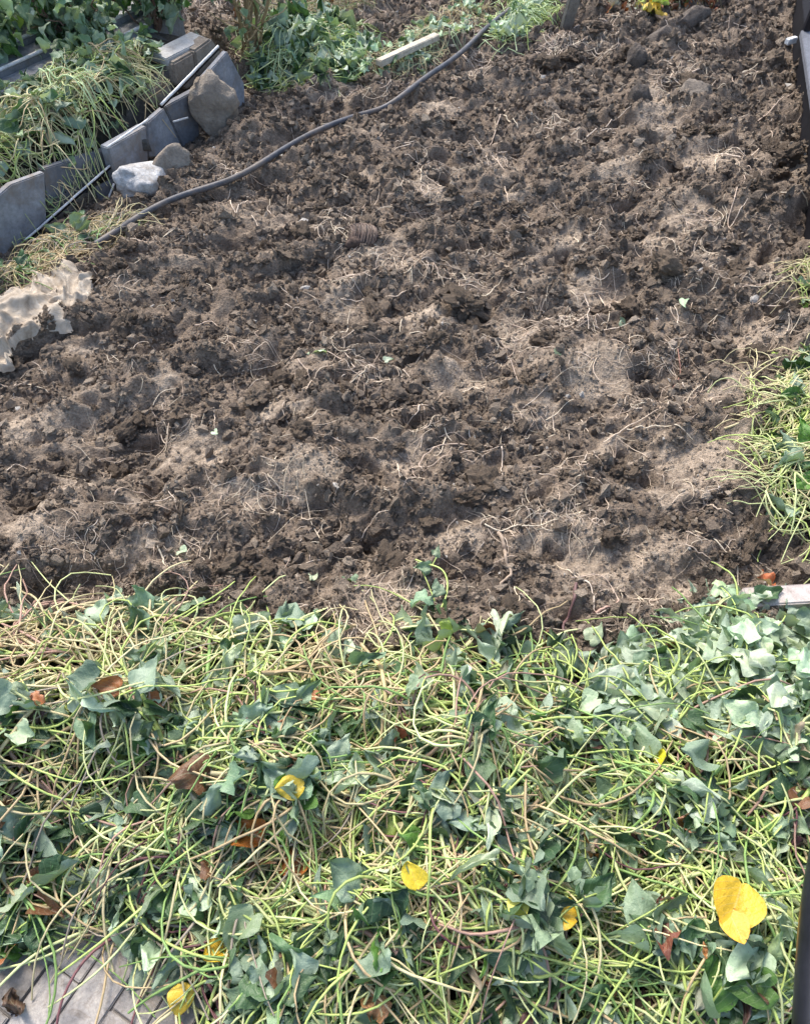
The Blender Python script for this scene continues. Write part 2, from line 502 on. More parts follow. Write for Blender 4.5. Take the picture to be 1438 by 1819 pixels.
for (x, y, k), h in zip(clod_xy, ch):
    place('clod', random.choice(CLODS), (x, y, h + 0.12 * k), (k, k, k), (random.uniform(-0.5, 0.5), random.uniform(-0.5, 0.5), random.uniform(0, 6.28)), SOIL)

# crumbs: nobody could count them; one object, instanced by geometry nodes
def crumb_cloud(name, Pn, S, rotv, tone):
    me = bpy.data.meshes.new(name)
    me.vertices.add(len(Pn)); me.vertices.foreach_set('co', Pn.astype(np.float32).ravel())
    for nm, arr in (('scl', S), ('rotv', rotv)):
        a = me.attributes.new(nm, 'FLOAT_VECTOR', 'POINT'); a.data.foreach_set('vector', arr.astype(np.float32).ravel())
    a = me.attributes.new('tone', 'FLOAT', 'POINT'); a.data.foreach_set('value', tone.astype(np.float32))
    a = me.attributes.new('pick', 'INT', 'POINT'); a.data.foreach_set('value', rng.integers(0, 6, len(Pn)).astype(np.int32))
    o = link(name, me)
    ng = bpy.data.node_groups.new(name, 'GeometryNodeTree')
    ng.interface.new_socket('Geometry', in_out='INPUT', socket_type='NodeSocketGeometry')
    ng.interface.new_socket('Geometry', in_out='OUTPUT', socket_type='NodeSocketGeometry')
    gi, go = ng.nodes.new('NodeGroupInput'), ng.nodes.new('NodeGroupOutput')
    join = ng.nodes.new('GeometryNodeJoinGeometry')
    for k in range(6):
        ic = ng.nodes.new('GeometryNodeMeshIcoSphere'); ic.inputs['Radius'].default_value = 1; ic.inputs['Subdivisions'].default_value = 1 if k < 4 else 2
        nz = ng.nodes.new('ShaderNodeTexNoise'); nz.inputs['Scale'].default_value = 1.1; nz.inputs['Detail'].default_value = 2; nz.noise_dimensions = '4D'; nz.inputs['W'].default_value = 7.3 * k
        sub = ng.nodes.new('ShaderNodeVectorMath'); sub.operation = 'SUBTRACT'; sub.inputs[1].default_value = (0.5, 0.5, 0.5)
        mul = ng.nodes.new('ShaderNodeVectorMath'); mul.operation = 'SCALE'; mul.inputs['Scale'].default_value = 3.3
        sp = ng.nodes.new('GeometryNodeSetPosition')
        sm = ng.nodes.new('GeometryNodeSetMaterial'); sm.inputs['Material'].default_value = M_CRUMB
        ti = ng.nodes.new('GeometryNodeGeometryToInstance')
        ng.links.new(nz.outputs['Color'], sub.inputs[0]); ng.links.new(sub.outputs[0], mul.inputs[0])
        ng.links.new(mul.outputs[0], sp.inputs['Offset']); ng.links.new(ic.outputs['Mesh'], sp.inputs['Geometry'])
        ng.links.new(sp.outputs[0], sm.inputs['Geometry']); ng.links.new(sm.outputs[0], ti.inputs[0]); ng.links.new(ti.outputs[0], join.inputs[0])
    iop = ng.nodes.new('GeometryNodeInstanceOnPoints'); iop.inputs['Pick Instance'].default_value = True
    def attr(nm, dt):
        n = ng.nodes.new('GeometryNodeInputNamedAttribute'); n.data_type = dt; n.inputs['Name'].default_value = nm
        return n.outputs['Attribute']
    mp = ng.nodes.new('GeometryNodeMeshToPoints')
    ng.links.new(gi.outputs[0], mp.inputs[0]); ng.links.new(mp.outputs[0], iop.inputs['Points'])
    ng.links.new(join.outputs[0], iop.inputs['Instance'])
    ng.links.new(attr('pick', 'INT'), iop.inputs['Instance Index'])
    ng.links.new(attr('rotv', 'FLOAT_VECTOR'), iop.inputs['Rotation'])
    ng.links.new(attr('scl', 'FLOAT_VECTOR'), iop.inputs['Scale'])
    ng.links.new(iop.outputs[0], go.inputs[0])
    md = o.modifiers.new('scatter', 'NODES'); md.node_group = ng
    return o

NC = 165000
# spread over the plot, denser near the path where they show largest
t = rng.random(NC * 2)
yy = 0.6 + (6.3) * t ** 1.6
xx = rng.uniform(-1, 1, NC * 2) * (0.62 + 0.50 * yy)
Lm = light_mask(xx, yy)
clump = 0.5 + 0.9 * perlin(xx / 0.12, yy / 0.09, 51)
ok = rng.random(NC * 2) < np.clip((1 - 0.45 * Lm) * np.clip(clump, 0.12, 1), 0, 1)
xx, yy, Lm = xx[ok][:NC], yy[ok][:NC], Lm[ok][:NC]
sz = 0.0024 * np.exp(rng.normal(0, 0.68, len(xx))) * (1 + 0.32 * np.maximum(0, yy - 1.2))
sz = np.minimum(sz * (1 - 0.4 * Lm), 0.018)
hh = soil_h(xx, yy)
tone = np.clip(rng.beta(2.0, 2.6, len(xx)) + 0.6 * Lm, 0, 0.96)
tone[rng.random(len(xx)) < 0.004] = 1.0
# and more sticking to the big clods
cm = []
for (x, y, k), h in zip(clod_xy, ch):
    m_ = int(26 + 600 * k)
    a_ = rng.uniform(0, 6.28, m_); e_ = rng.uniform(-0.2, 1.3, m_)
    q_ = k * rng.uniform(0.75, 1.05, m_)
    cm.append(np.stack([x + q_ * np.cos(a_) * np.cos(e_), y + q_ * np.sin(a_) * np.cos(e_) * 0.8, h + 0.12 * k + q_ * np.sin(e_) * 0.55, np.minimum(0.0022 * np.exp(rng.normal(0, 0.5, m_)) * (1 + 0.3 * max(0, y - 1.2)), 0.3 * k)], 1))
cm = np.concatenate(cm)
nb = len(cm)
xx = np.r_[xx, cm[:, 0]]; yy = np.r_[yy, cm[:, 1]]; hh = np.r_[hh, cm[:, 2] - cm[:, 3] * 0.3]; sz = np.r_[sz, cm[:, 3]]
tone = np.r_[tone, np.clip(rng.beta(2.2, 3.2, nb), 0, 0.93)]
sc3 = sz[:, None] * rng.uniform(0.5, 1.5, (len(xx), 3))
cr = crumb_cloud('soil_crumbs', np.stack([xx, yy, hh + sz * 0.35], 1), sc3, rng.uniform(0, 6.28, (len(xx), 3)), tone)
tag(cr, 'loose crumbs of dark soil strewn over the dug plot', 'soil crumbs', kind='stuff')
cr.parent = None

# ------------------------------------------------------------------ tubes (stems, roots)
def tubes(P, Rd, sides=5):
    """P (N,K,3), Rd (N,K) -> verts (N,K*sides,3), faces for one tube"""
    Nn, K, _ = P.shape
    T = np.gradient(P, axis=1)
    T /= np.linalg.norm(T, axis=2, keepdims=True) + 1e-9
    up = np.zeros_like(T); up[..., 2] = 1.0
    st = np.abs(T[..., 2]) > 0.93
    up[st] = (1, 0, 0)
    A = np.cross(T, up); A /= np.linalg.norm(A, axis=2, keepdims=True) + 1e-9
    B = np.cross(A, T)
    th = np.arange(sides) * 2 * np.pi / sides
    V = P[:, :, None, :] + Rd[:, :, None, None] * (A[:, :, None, :] * np.cos(th)[None, None, :, None] + B[:, :, None, :] * np.sin(th)[None, None, :, None])
    V = V.reshape(Nn, K * sides, 3)
    k = np.arange(K - 1)[:, None] * sides; s = np.arange(sides)[None, :]
    a = k + s; b = k + (s + 1) % sides
    F = np.stack([a, b, b + sides, a + sides], -1).reshape(-1, 4)
    return V, F

def merge(V, F):
    Nn, nv, _ = V.shape
    FF = (F[None] + (np.arange(Nn) * nv)[:, None, None]).reshape(-1, F.shape[1])
    return V.reshape(-1, 3), FF

def walk(x0, y0, ang, length, K, kap, wob, g):
    """curved paths on the plane; arrays of starts"""
    n = len(x0)
    ds = (length / (K - 1))[:, None]
    da = kap[:, None] * ds + g.normal(0, 1, (n, K)) * wob[:, None]
    # smooth the wobble
    da = 0.5 * da + 0.25 * np.roll(da, 1, 1) + 0.25 * np.roll(da, -1, 1)
    A = ang[:, None] + np.cumsum(da, 1)
    dx, dy = np.cos(A) * ds, np.sin(A) * ds
    X = x0[:, None] + np.cumsum(dx, 1) - dx; Y = y0[:, None] + np.cumsum(dy, 1) - dy
    return X, Y, A

# ------------------------------------------------------------------ leaves
TT = np.array([0, 0.05, 0.13, 0.24, 0.36, 0.48, 0.60, 0.72, 0.83, 0.93, 1.0])
SS = np.array([-1, -0.8, -0.55, -0.27, 0, 0.27, 0.55, 0.8, 1.0])
def leaf_batch(n, g, size, fold=None, calm=1.0, crump=1.0, rnd=False):
    """n wilted heart-shaped leaves in their own frames (petiole end at the origin, tip along +y)"""
    t = TT[None, :, None]; s = SS[None, None, :]
    Lh = size * g.uniform(0.85, 1.15, n)
    W = Lh * g.uniform(0.42, 0.56, n)
    w = np.interp(TT, [0, .08, .2, .36, .54, .72, .88, 1], [.66, .9, 1.0, .93, .72, .42, .17, 0.02])[None, :, None]
    if rnd: w = np.interp(TT, [0, .08, .2, .36, .54, .72, .88, 1], [.30, .70, .93, 1.0, .93, .72, .42, 0.05])[None, :, None]
    sa = np.abs(s)
    y = Lh[:, None, None] * (t - (0.14 if rnd else 0.42) * sa * (1.25 - sa) * (1 - t) ** 3)
    x = W[:, None, None] * w * s * np.ones_like(t)
    # lobed shoulders on some
    lob = (g.random(n) < 0.4)[:, None, None] * (0.0 if rnd else 0.16)
    x = x * (1 + lob * np.sin(t * 9) * sa)
    if fold is None: fold = g.uniform(-0.2, 1.45, n) 
    fo = fold[:, None, None]
    z = np.abs(x) * np.sin(fo); x = x * np.cos(fo * 0.95)
    # curl along the length
    cu = calm * g.uniform(-0.9, 1.3, n)[:, None, None] / Lh[:, None, None]
    yy = np.clip(y, 0, None)
    z = z - cu * 0.5 * yy * yy
    # side curl, twist and crumple
    sc = calm * g.uniform(-0.5, 0.9, n)[:, None, None]
    z = z - sc * 0.35 * W[:, None, None] * sa ** 2.2 * np.sin(t * np.pi) ** 0.5
    ph = g.uniform(0, 6.28, (n, 1, 4)); fr = g.uniform(4, 9, (n, 1, 4))
    am = (Lh * 0.065 * crump * g.uniform(0.5, 1.6, n))[:, None, None]
    z = z + am * (np.sin(t * fr[..., 0:1] + ph[..., 0:1] + s * 2.2) + 0.8 * np.sin(s * fr[..., 1:2] * 0.6 + ph[..., 1:2] + t * 3)) * (0.3 + sa)
    z = z + am * 0.55 * (np.sin(t * fr[..., 3:4] * 2.1 + s * 5.0 + ph[..., 3:4]) + np.sin(t * 13 - s * fr[..., 0:1] + ph[..., 2:3])) * (0.15 + sa)
    x = x + 0.5 * am * np.sin(t * fr[..., 2:3] + ph[..., 2:3])
    x = x + am * 0.16 * np.sin(t * 23 + ph[..., 1:2]) * sa ** 3
    tw = calm * g.uniform(-0.8, 0.8, n)[:, None, None] * t
    x, z = x * np.cos(tw) - z * np.sin(tw), x * np.sin(tw) + z * np.cos(tw)
    V = np.stack([x, y + 0 * x, z], -1).reshape(n, -1, 3)
    nt_, ns = len(TT), len(SS)
    i = np.arange(nt_ - 1)[:, None] * ns; j = np.arange(ns - 1)[None, :]
    a = i + j
    F = np.stack([a, a + 1, a + ns + 1, a + ns], -1).reshape(-1, 4)
    uv = np.stack([np.broadcast_to(s[0], (nt_, ns)), np.broadcast_to(t[0], (nt_, ns))], -1).reshape(-1, 2)
    return V, F, uv

def rot_mats(yaw, pitch, roll):
    n = len(yaw)
    cy, sy, cp, sp, cr_, sr = np.cos(yaw), np.sin(yaw), np.cos(pitch), np.sin(pitch), np.cos(roll), np.sin(roll)
    Rz = np.zeros((n, 3, 3)); Rz[:, 0, 0] = cy; Rz[:, 0, 1] = -sy; Rz[:, 1, 0] = sy; Rz[:, 1, 1] = cy; Rz[:, 2, 2] = 1
    Rx = np.zeros((n, 3, 3)); Rx[:, 0, 0] = 1; Rx[:, 1, 1] = cp; Rx[:, 1, 2] = -sp; Rx[:, 2, 1] = sp; Rx[:, 2, 2] = cp
    Ry = np.zeros((n, 3, 3)); Ry[:, 0, 0] = cr_; Ry[:, 0, 2] = sr; Ry[:, 1, 1] = 1; Ry[:, 2, 0] = -sr; Ry[:, 2, 2] = cr_
    return Rz @ Rx @ Ry

LEAF_COLS = {  # colours of the upper face
    'dark': (0.032, 0.075, 0.034), 'mid': (0.066, 0.130, 0.060), 'pale': (0.21, 0.30, 0.20), 'mint': (0.42, 0.52, 0.39),
    'fresh': (0.10, 0.22, 0.045), 'lime': (0.30, 0.42, 0.09), 'brown': (0.16, 0.075, 0.04), 'rust': (0.36, 0.13, 0.05), 'yellow': (0.72, 0.50, 0.04), 'plum': (0.07, 0.035, 0.035)}
def leaf_cols(kinds, g, per):
    C = np.array([LEAF_COLS[k] for k in kinds]) * g.uniform(0.75, 1.3, (len(kinds), 1)) * g.uniform(0.93, 1.07, (len(kinds), 3))
    return np.repeat(C, per, 0)

STEM_COLS = {'lime': (0.37, 0.47, 0.14), 'pale': (0.49, 0.54, 0.26), 'green': (0.20, 0.33, 0.10), 'straw': (0.53, 0.47, 0.27), 'tan': (0.48, 0.37, 0.21),
             'pink': (0.36, 0.23, 0.18), 'purple': (0.13, 0.055, 0.06), 'mint': (0.50, 0.62, 0.34), 'grey': (0.36, 0.31, 0.25)}
def pick(g, weights, n):
    ks = list(weights); w = np.array([weights[k] for k in ks], float); w /= w.sum()
    return [ks[i] for i in g.choice(len(ks), n, p=w)]

# shared leaf meshes for the leaves that are parts
_lib = {}
def leaf_lib(kind, i, size):
    key = (kind, i, round(size, 3))
    if key not in _lib:
        g = np.random.default_rng(abs(hash(kind)) % 1 + 77 * i + len(kind) * 13 + ord(kind[0]))
        V, F, uv = leaf_batch(1, g, size, crump=1.5 if kind not in ('brown', 'rust', 'plum') else 2.6)
        _lib[key] = mesh_np('leaf', V[0], F, M_LEAF, leaf_cols([kind], g, V.shape[1]), uv)
    return _lib[key]

def vine_heap(name, label, poly, H, g, n_vine, n_loose, n_leaf, leaf_w, stem_w, group=None, leafsize=0.075, rad=0.0024,
              vlen=(0.45, 1.0), seen=None, part_v=300, part_l=300, petiole=(0.08, 0.2), mound=True, ground=None, leaf_mask=None, dirf=None, category='vine heap', spill=0.0, loose_r=0.7, stem_mask=None, flat_f=None):
    """a heap of pulled vines: long vines with petioles, loose petioles, leaves"""
    poly = np.asarray([p[:2] for p in poly])
    lo, hi = poly.min(0), poly.max(0)
    root = empty(name, (float((lo[0] + hi[0]) / 2), float((lo[1] + hi[1]) / 2), 0))
    tag(root, label, category, group)
    rl = Vector(root.location)
    ground = ground or (lambda x, y: soil_h(x, y))
    def top(x, y):
        return ground(x, y) + H(x, y)
    def sample(n, inset=0.0, mask=None):
        xs_, ys_ = [], []
        c = 0
        while c < n:
            x = g.uniform(lo[0] - 0.02, hi[0] + 0.02, n * 4); y = g.uniform(lo[1], hi[1], n * 4)
            k = poly_sd(poly, x, y) > inset
            if mask is not None: k &= g.random(n * 4) < mask(x, y)
            xs_.append(x[k]); ys_.append(y[k]); c += k.sum()
        return np.concatenate(xs_)[:n], np.concatenate(ys_)[:n]
    stem_mask = stem_mask or (lambda x, y: np.ones(np.shape(x)))
    dirf = dirf or (lambda x, y: 3.4 * perlin(x / 0.5, y / 0.5, 61) + 1.2 * perlin(x / 0.16, y / 0.16, 62))
    # long vines
    if n_vine:
        K = 26
        nv0 = n_vine; n_vine *= 3
        x0, y0 = sample(n_vine, -spill)
        Ln = g.uniform(*vlen, n_vine)
        ang = dirf(x0, y0) + g.normal(0, 0.55, n_vine) + np.pi * (g.random(n_vine) < 0.5)
        kap = g.normal(0, 2.0, n_vine)
        Xv, Yv, Av = walk(x0 - np.cos(ang) * Ln * 0.4, y0 - np.sin(ang) * Ln * 0.4, ang, Ln, K, kap, np.full(n_vine, 0.16), g)
        sd = poly_sd(poly, Xv, Yv)
        keep_ = np.argsort(np.maximum(-sd.min(1), 0) - spill * 2 - g.exponential(0.02, n_vine) + 10.0 * (g.random(n_vine) > stem_mask(x0, y0)))[:nv0]
        n_vine = nv0
        Xv, Yv, Av, x0, y0 = Xv[keep_], Yv[keep_], Av[keep_], x0[keep_], y0[keep_]
        u = g.random(n_vine) ** 0.7
        Hh = H(Xv, Yv)
        Zv = ground(Xv, Yv) + Hh * (0.55 + 0.5 * u[:, None]) + 0.006 + 0.010 * np.sin(np.linspace(0, 1, K)[None] * g.uniform(6, 20, (n_vine, 1)) + g.uniform(0, 6, (n_vine, 1))) + 0.012 * u[:, None]
        Pv = np.stack([Xv, Yv, Zv], -1)
        # smooth z
        for _ in range(3): Pv[:, 1:-1, 2] = (Pv[:, :-2, 2] + Pv[:, 1:-1, 2] + Pv[:, 2:, 2]) / 3
        rv = rad * g.uniform(0.75, 1.7, n_vine)
        Rv = rv[:, None] * np.linspace(1.1, 0.65, K)[None] * (1 + 0.22 * (g.random((n_vine, K)) < 0.25))
        VV, FV = tubes(Pv, Rv, 6)
        kd = stem_w(x0, y0, g)
        Cv = np.array([STEM_COLS[k] for k in kd]) * g.uniform(0.75, 1.15, (n_vine, 1))
        C2 = np.array([STEM_COLS[k] for k in pick(g, dict(tan=3, lime=3, green=2, pink=1, pale=2, purple=0.6), n_vine)]) * g.uniform(0.6, 1.1, (n_vine, 1))
        tg = np.clip(np.linspace(0, 1, K)[None] * g.uniform(0.3, 1.2, (n_vine, 1)) - 0.1, 0, 1)[..., None]
        GV = np.repeat(Cv[:, None] * (1 - tg) + C2[:, None] * tg, 6, 1)
        # petioles from the nodes
        npet = 9; Kp = 9
        pi_ = np.repeat(np.arange(n_vine), npet)
        kk = g.integers(1, K - 1, n_vine * npet)
        px0, py0, pz0 = Pv[pi_, kk, 0], Pv[pi_, kk, 1], Pv[pi_, kk, 2]
        pl = g.uniform(*petiole, n_vine * npet)
        pa = Av[pi_, kk] + g.choice([-1, 1], n_vine * npet) * g.uniform(0.3, 1.3, n_vine * npet)
        Xp, Yp, Ap = walk(px0, py0, pa, pl, Kp, g.normal(0, 6.5, n_vine * npet), np.full(n_vine * npet, 0.12), g)
        tt = np.linspace(0, 1, Kp)[None]
        lift = g.uniform(0.0, 0.045, (n_vine * npet, 1)) * (pl[:, None] / 0.2)
        gz = top(Xp, Yp)
        Zp = pz0[:, None] + (gz + 0.004 - pz0[:, None]) * tt ** 1.2 + lift * np.sin(tt * np.pi * g.uniform(0.55, 1.0, (n_vine * npet, 1)))
        Pp = np.stack([Xp, Yp, Zp], -1)
        Rp = (rad * g.uniform(0.5, 1.0, n_vine * npet))[:, None] * np.linspace(1.15, 0.8, Kp)[None]
        VP, FP = tubes(Pp, Rp, 5)
        Cp = Cv[pi_] * g.uniform(0.9, 1.2, (len(pi_), 1))
        tipx, tipy, tipz, tipa = Xp[:, -1], Yp[:, -1], Zp[:, -1], Ap[:, -1]
        order = np.argsort(-(u + 0.3 * (rv / rad)))
        nparts = min(part_v, n_vine)
        for i in order[:nparts]:
            V1, F1 = merge(np.concatenate([VV[i:i + 1]]), FV)
            ids = np.arange(i * npet, (i + 1) * npet)
            V2, F2 = merge(VP[ids], FP)
            V = np.concatenate([V1, V2]); c = np.concatenate([GV[i], np.repeat(Cp[ids], VP.shape[1], 0)])
            me = mesh_np('vine', V - np.array(rl), [np.concatenate([F1, F2 + len(V1)])], M_STEM, c)
            link('vine', me, root)
        rest = order[nparts:]
        if len(rest):
            V1, F1 = merge(VV[rest], FV)
            ids = (rest[:, None] * npet + np.arange(npet)[None]).ravel()
            V2, F2 = merge(VP[ids], FP)
            V = np.concatenate([V1, V2]); c = np.concatenate([GV[rest].reshape(-1, 3), np.repeat(Cp[ids], VP.shape[1], 0)])
            tag(link('vine_tangle', mesh_np('vine_tangle', V - np.array(rl), [np.concatenate([F1, F2 + len(V1)])], M_STEM, c), root), kind='stuff')
    # loose petioles and stubs
    if n_loose:
        K = 9
        x0, y0 = sample(n_loose, -0.02 - spill)
        Ln = g.uniform(petiole[0] * 0.6, petiole[1] * 1.25, n_loose)
        ang = dirf(x0, y0) + g.normal(0, 0.75, n_loose)
        Xl, Yl, _ = walk(x0, y0, ang, Ln, K, g.normal(0, 5.5, n_loose), np.full(n_loose, 0.12), g)
        sdl = poly_sd(poly, Xl, Yl).min(1)
        kl = (sdl > -spill - g.exponential(0.02, n_loose)) & (g.random(n_loose) < stem_mask(x0, y0))
        Xl, Yl, x0, y0, Ln = Xl[kl], Yl[kl], x0[kl], y0[kl], Ln[kl]; n_loose = len(x0)
        u = g.random((n_loose, 1))
        tt = np.linspace(-1, 1, K)[None]
        Zl = ground(Xl, Yl) + H(Xl, Yl) * (0.45 + 0.6 * u) + 0.004 + 0.016 * u + tt * g.normal(0, 0.012, (n_loose, 1)) + 0.015 * (1 - tt ** 2) * g.uniform(0, 1, (n_loose, 1))
        Pl = np.stack([Xl, Yl, Zl], -1)
        for _ in range(2): Pl[:, 1:-1, 2] = (Pl[:, :-2, 2] + Pl[:, 1:-1, 2] + Pl[:, 2:, 2]) / 3
        Rl = (rad * loose_r * g.uniform(0.6, 1.2, n_loose))[:, None] * np.linspace(1.1, 0.75, K)[None]
        VL, FL = tubes(Pl, Rl, 5)
        kd = stem_w(x0, y0, g)
        Cl = np.array([STEM_COLS[k] for k in kd]) * g.uniform(0.6, 1.15, (n_loose, 1))
        V, Fm = merge(VL, FL)
        tag(link('loose_stalks', mesh_np('loose_stalks', V - np.array(rl), Fm, M_STEM, np.repeat(Cl, VL.shape[1], 0)), root), kind='stuff')
    # leaves
    if n_leaf:
        x0, y0 = sample(n_leaf, 0.0, leaf_mask)
        u = g.random(n_leaf)
        kinds = leaf_w(x0, y0, g)
        yaw = g.uniform(0, 6.28, n_leaf)
        flat = flat_f(x0, y0) if flat_f else 1.0
        pitch = g.normal(0.1, 0.45, n_leaf) * flat; roll = g.normal(0, 0.5, n_leaf) * flat
        flip = g.random(n_leaf) < 0.42
        roll = roll + np.pi * flip
        z0 = top(x0, y0) - 0.022 + 0.050 * u
        size = leafsize * g.uniform(0.7, 1.25, n_leaf)
        order = np.argsort(-(u + 0.5 * size / leafsize))
        np_ = min(part_l, n_leaf)
        for i in order[:np_]:
            k = kinds[i]
            me = leaf_lib(k, int(g.integers(0, 9)), leafsize)
            s = size[i] / leafsize
            o = link('leaf', me, root)
            o.location = Vector((x0[i], y0[i], z0[i] + 0.008)) - rl
            Rm = rot_mats(yaw[i:i + 1], pitch[i:i + 1], roll[i:i + 1])[0]
            o.rotation_euler = Matrix(Rm.tolist()).to_euler()
            o.scale = (s, s, s)
        rest = order[np_:]
        if len(rest):
            n = len(rest)
            V, F, uv = leaf_batch(n, g, 1.0)
            V = V * size[rest][:, None, None]
            V = np.einsum('nij,nkj->nki', rot_mats(yaw[rest], pitch[rest], roll[rest]), V)
            V += np.stack([x0[rest], y0[rest], z0[rest]], -1)[:, None]
            nv = V.shape[1]
            Vm, Fm = merge(V, F)
            tag(link('leaf_litter', mesh_np('leaf_litter', Vm - np.array(rl), Fm, M_LEAF, leaf_cols([kinds[i] for i in rest], g, nv), np.tile(uv, (n, 1))), root), kind='stuff')
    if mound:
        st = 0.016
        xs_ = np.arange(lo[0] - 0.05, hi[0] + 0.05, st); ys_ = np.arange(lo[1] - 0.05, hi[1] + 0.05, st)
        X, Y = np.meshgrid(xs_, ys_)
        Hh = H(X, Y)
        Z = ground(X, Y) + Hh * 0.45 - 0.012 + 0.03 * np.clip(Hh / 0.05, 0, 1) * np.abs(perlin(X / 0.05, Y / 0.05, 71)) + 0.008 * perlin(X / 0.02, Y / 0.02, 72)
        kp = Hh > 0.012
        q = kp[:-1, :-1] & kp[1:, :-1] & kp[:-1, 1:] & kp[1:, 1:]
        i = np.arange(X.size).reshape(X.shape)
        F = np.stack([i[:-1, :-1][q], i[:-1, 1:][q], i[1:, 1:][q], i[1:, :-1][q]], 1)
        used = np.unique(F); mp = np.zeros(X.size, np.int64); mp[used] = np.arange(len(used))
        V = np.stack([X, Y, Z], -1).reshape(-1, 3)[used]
        tag(link('gap_shade_core', mesh_np('gap_shade_core', V - np.array(rl), mp[F], M_LITTER_SHADE), root), kind='stuff')  # near-black sheet under the vines so the gaps look deep in shade
    return root

# ---- the big heap in front
MAIN = [(-60, 1055), (0, 1060), (60, 1075), (150, 1085), (230, 1065), (300, 1070), (380, 1095), (470, 1090), (560, 1090), (650, 1115), (720, 1120), (800, 1125),
        (880, 1115), (960, 1160), (1040, 1175), (1100, 1160), (1180, 1105), (1270, 1055), (1330, 1050), (1350, 1085), (1440, 1090), (1560, 1080),
        (1700, 1600), (1700, 1990), (340, 1990), (330, 1790), (320, 1740), (260, 1695), (150, 1670), (60, 1690), (0, 1715), (-120, 1730), (-250, 1500)]
MAINP = [G(*p) for p in MAIN]
def H_main(x, y):
    sd = poly_sd(MAINP, x, y)
    base = 0.12 * sstep(-0.01, 0.36, sd) + 0.012 * sstep(-0.02, 0.03, sd)
    n = 1 + 0.75 * perlin(x / 0.26, y / 0.22, 81) + 0.5 * perlin(x / 0.09, y / 0.09, 82)
    return base * np.clip(n, 0.25, 2)
def main_ground(x, y):
    return np.where(y > 0.34, soil_h(x, y) * 0.55, 0.0)

def main_leaf_mask(x, y):
    px, py = to_px(x, y, 0.08)
    m = 0.40 + 1.1 * np.clip(perlin(x / 0.14, y / 0.12, 91) + 0.15, -0.3, 0.6)
    m = np.where((px > 1080) & (py < 1330) & (py > 1050), 1.0, m)              # the mat of leaves at the right
    m = np.where((px < 760) & (py < 1260), m * 0.28, m)                          # mostly stubs along the upper left edge
    m = np.where((px > 740) & (px < 1080) & (py < 1200), 0.5, m)
    return np.clip(m, 0.02, 1)
def main_leaf_w(x, y, g):
    px, py = to_px(x, y, 0.08)
    out = []
    for a, b in zip(px, py):
        if a > 1080 and b < 1340:
            w = {'mint': 9, 'pale': 4, 'mid': 0.8, 'dark': 0.2, 'fresh': 0.15}  # extra mint paints sky sheen and pale undersides into the mat
        elif b < 1280:
            w = {'mint': 1.5, 'pale': 4, 'mid': 2.5, 'dark': 1, 'rust': 0.25, 'brown': 0.3, 'lime': 0.3}
        else:
            w = {'mint': 2.4, 'pale': 4.0, 'mid': 3.5, 'dark': 4.5, 'fresh': 0.6, 'brown': 0.45, 'plum': 0.4, 'rust': 0.08, 'lime': 0.12}
        out.append(pick(g, w, 1)[0])
    return out
def main_stem_mask(x, y):
    px, py = to_px(x, y, 0.08)
    return 1 - 0.93 * sstep(1060, 1140, px) * (1 - sstep(1290, 1350, py))
def main_stem_w(x, y, g):
    px, py = to_px(x, y, 0.08)
    out = []
    for a, b in zip(px, py):
        if b < 1260 and a < 760: w = {'straw': 5, 'tan': 3, 'pale': 3, 'lime': 1.5, 'pink': 1, 'grey': 0.5}
        elif a < 700: w = {'pale': 4, 'lime': 3, 'green': 2, 'straw': 3, 'tan': 2, 'pink': 0.7, 'purple': 0.6, 'grey': 0.6}
        else: w = {'lime': 6, 'pale': 4, 'green': 2.2, 'straw': 1.8, 'tan': 1, 'purple': 0.5, 'pink': 0.4}
        out.append(pick(g, w, 1)[0])
    return out
g1 = np.random.default_rng(5)
main_heap = vine_heap('vine_heap', 'wide heap of pulled yellow green vines and wilted leaves across the foreground', MAINP, H_main, g1,
          370, 700, 3500, main_leaf_w, main_stem_w, leafsize=0.060, rad=0.0030, ground=main_ground, leaf_mask=main_leaf_mask, petiole=(0.10, 0.28), spill=0.0, flat_f=lambda x, y: 0.35 + 0.65 * main_stem_mask(x, y), stem_mask=main_stem_mask, vlen=(0.4, 0.95))

# ---- paving bricks at the lower left
pav = link('pavement', mesh_np('pavement', np.array([(-2.2, -1.6, -0.006), (2.2, -1.6, -0.006), (2.2, 0.36, -0.006), (-2.2, 0.36, -0.006)]), np.array([[0, 1, 2, 3]]), M_MORTAR, np.tile([.2, .2, .2], (4, 1))))
tag(pav, kind='structure')
def paver_mat():
    m, nt, p, out = new_mat('worn_paver')
    oi = nt.nodes.new('ShaderNodeObjectInfo')
    c = pos(nt)
    tone = ramp(nt, oi.outputs['Random'], [(0, (0.27, 0.25, 0.23)), (0.5, (0.34, 0.315, 0.29)), (1, (0.43, 0.40, 0.365))])
    n1 = noise(nt, 14, 7, 0.7, c); n2 = noise(nt, 170, 5, 0.75, c)
    col = mixc(nt, tone, ramp(nt, n1, [(0.3, (0.62, 0.61, 0.62)), (0.55, (1, 1, 1)), (0.75, (1.22, 1.2, 1.16))]), 1.0, 'MULTIPLY')
    col = mixc(nt, col, ramp(nt, n2, [(0.3, (0.75, 0.75, 0.75)), (0.7, (1.2, 1.2, 1.2))]), 1.0, 'MULTIPLY')
    n5 = noise(nt, 22, 9, 0.8, c, 0.8)
    col = mixc(nt, col, (0.19, 0.155, 0.12), ramp(nt, n5, [(0.52, (0, 0, 0)), (0.66, (0.8, 0.8, 0.8))]))
    nt.links.new(col, p.inputs['Base Color'])
    p.inputs['Roughness'].default_value = 0.85
    nt.links.new(bump(nt, n2, 0.6, 0.003, bump(nt, n1, 0.5, 0.01)), p.inputs['Normal'])
    return m
M_PAVER = paver_mat()
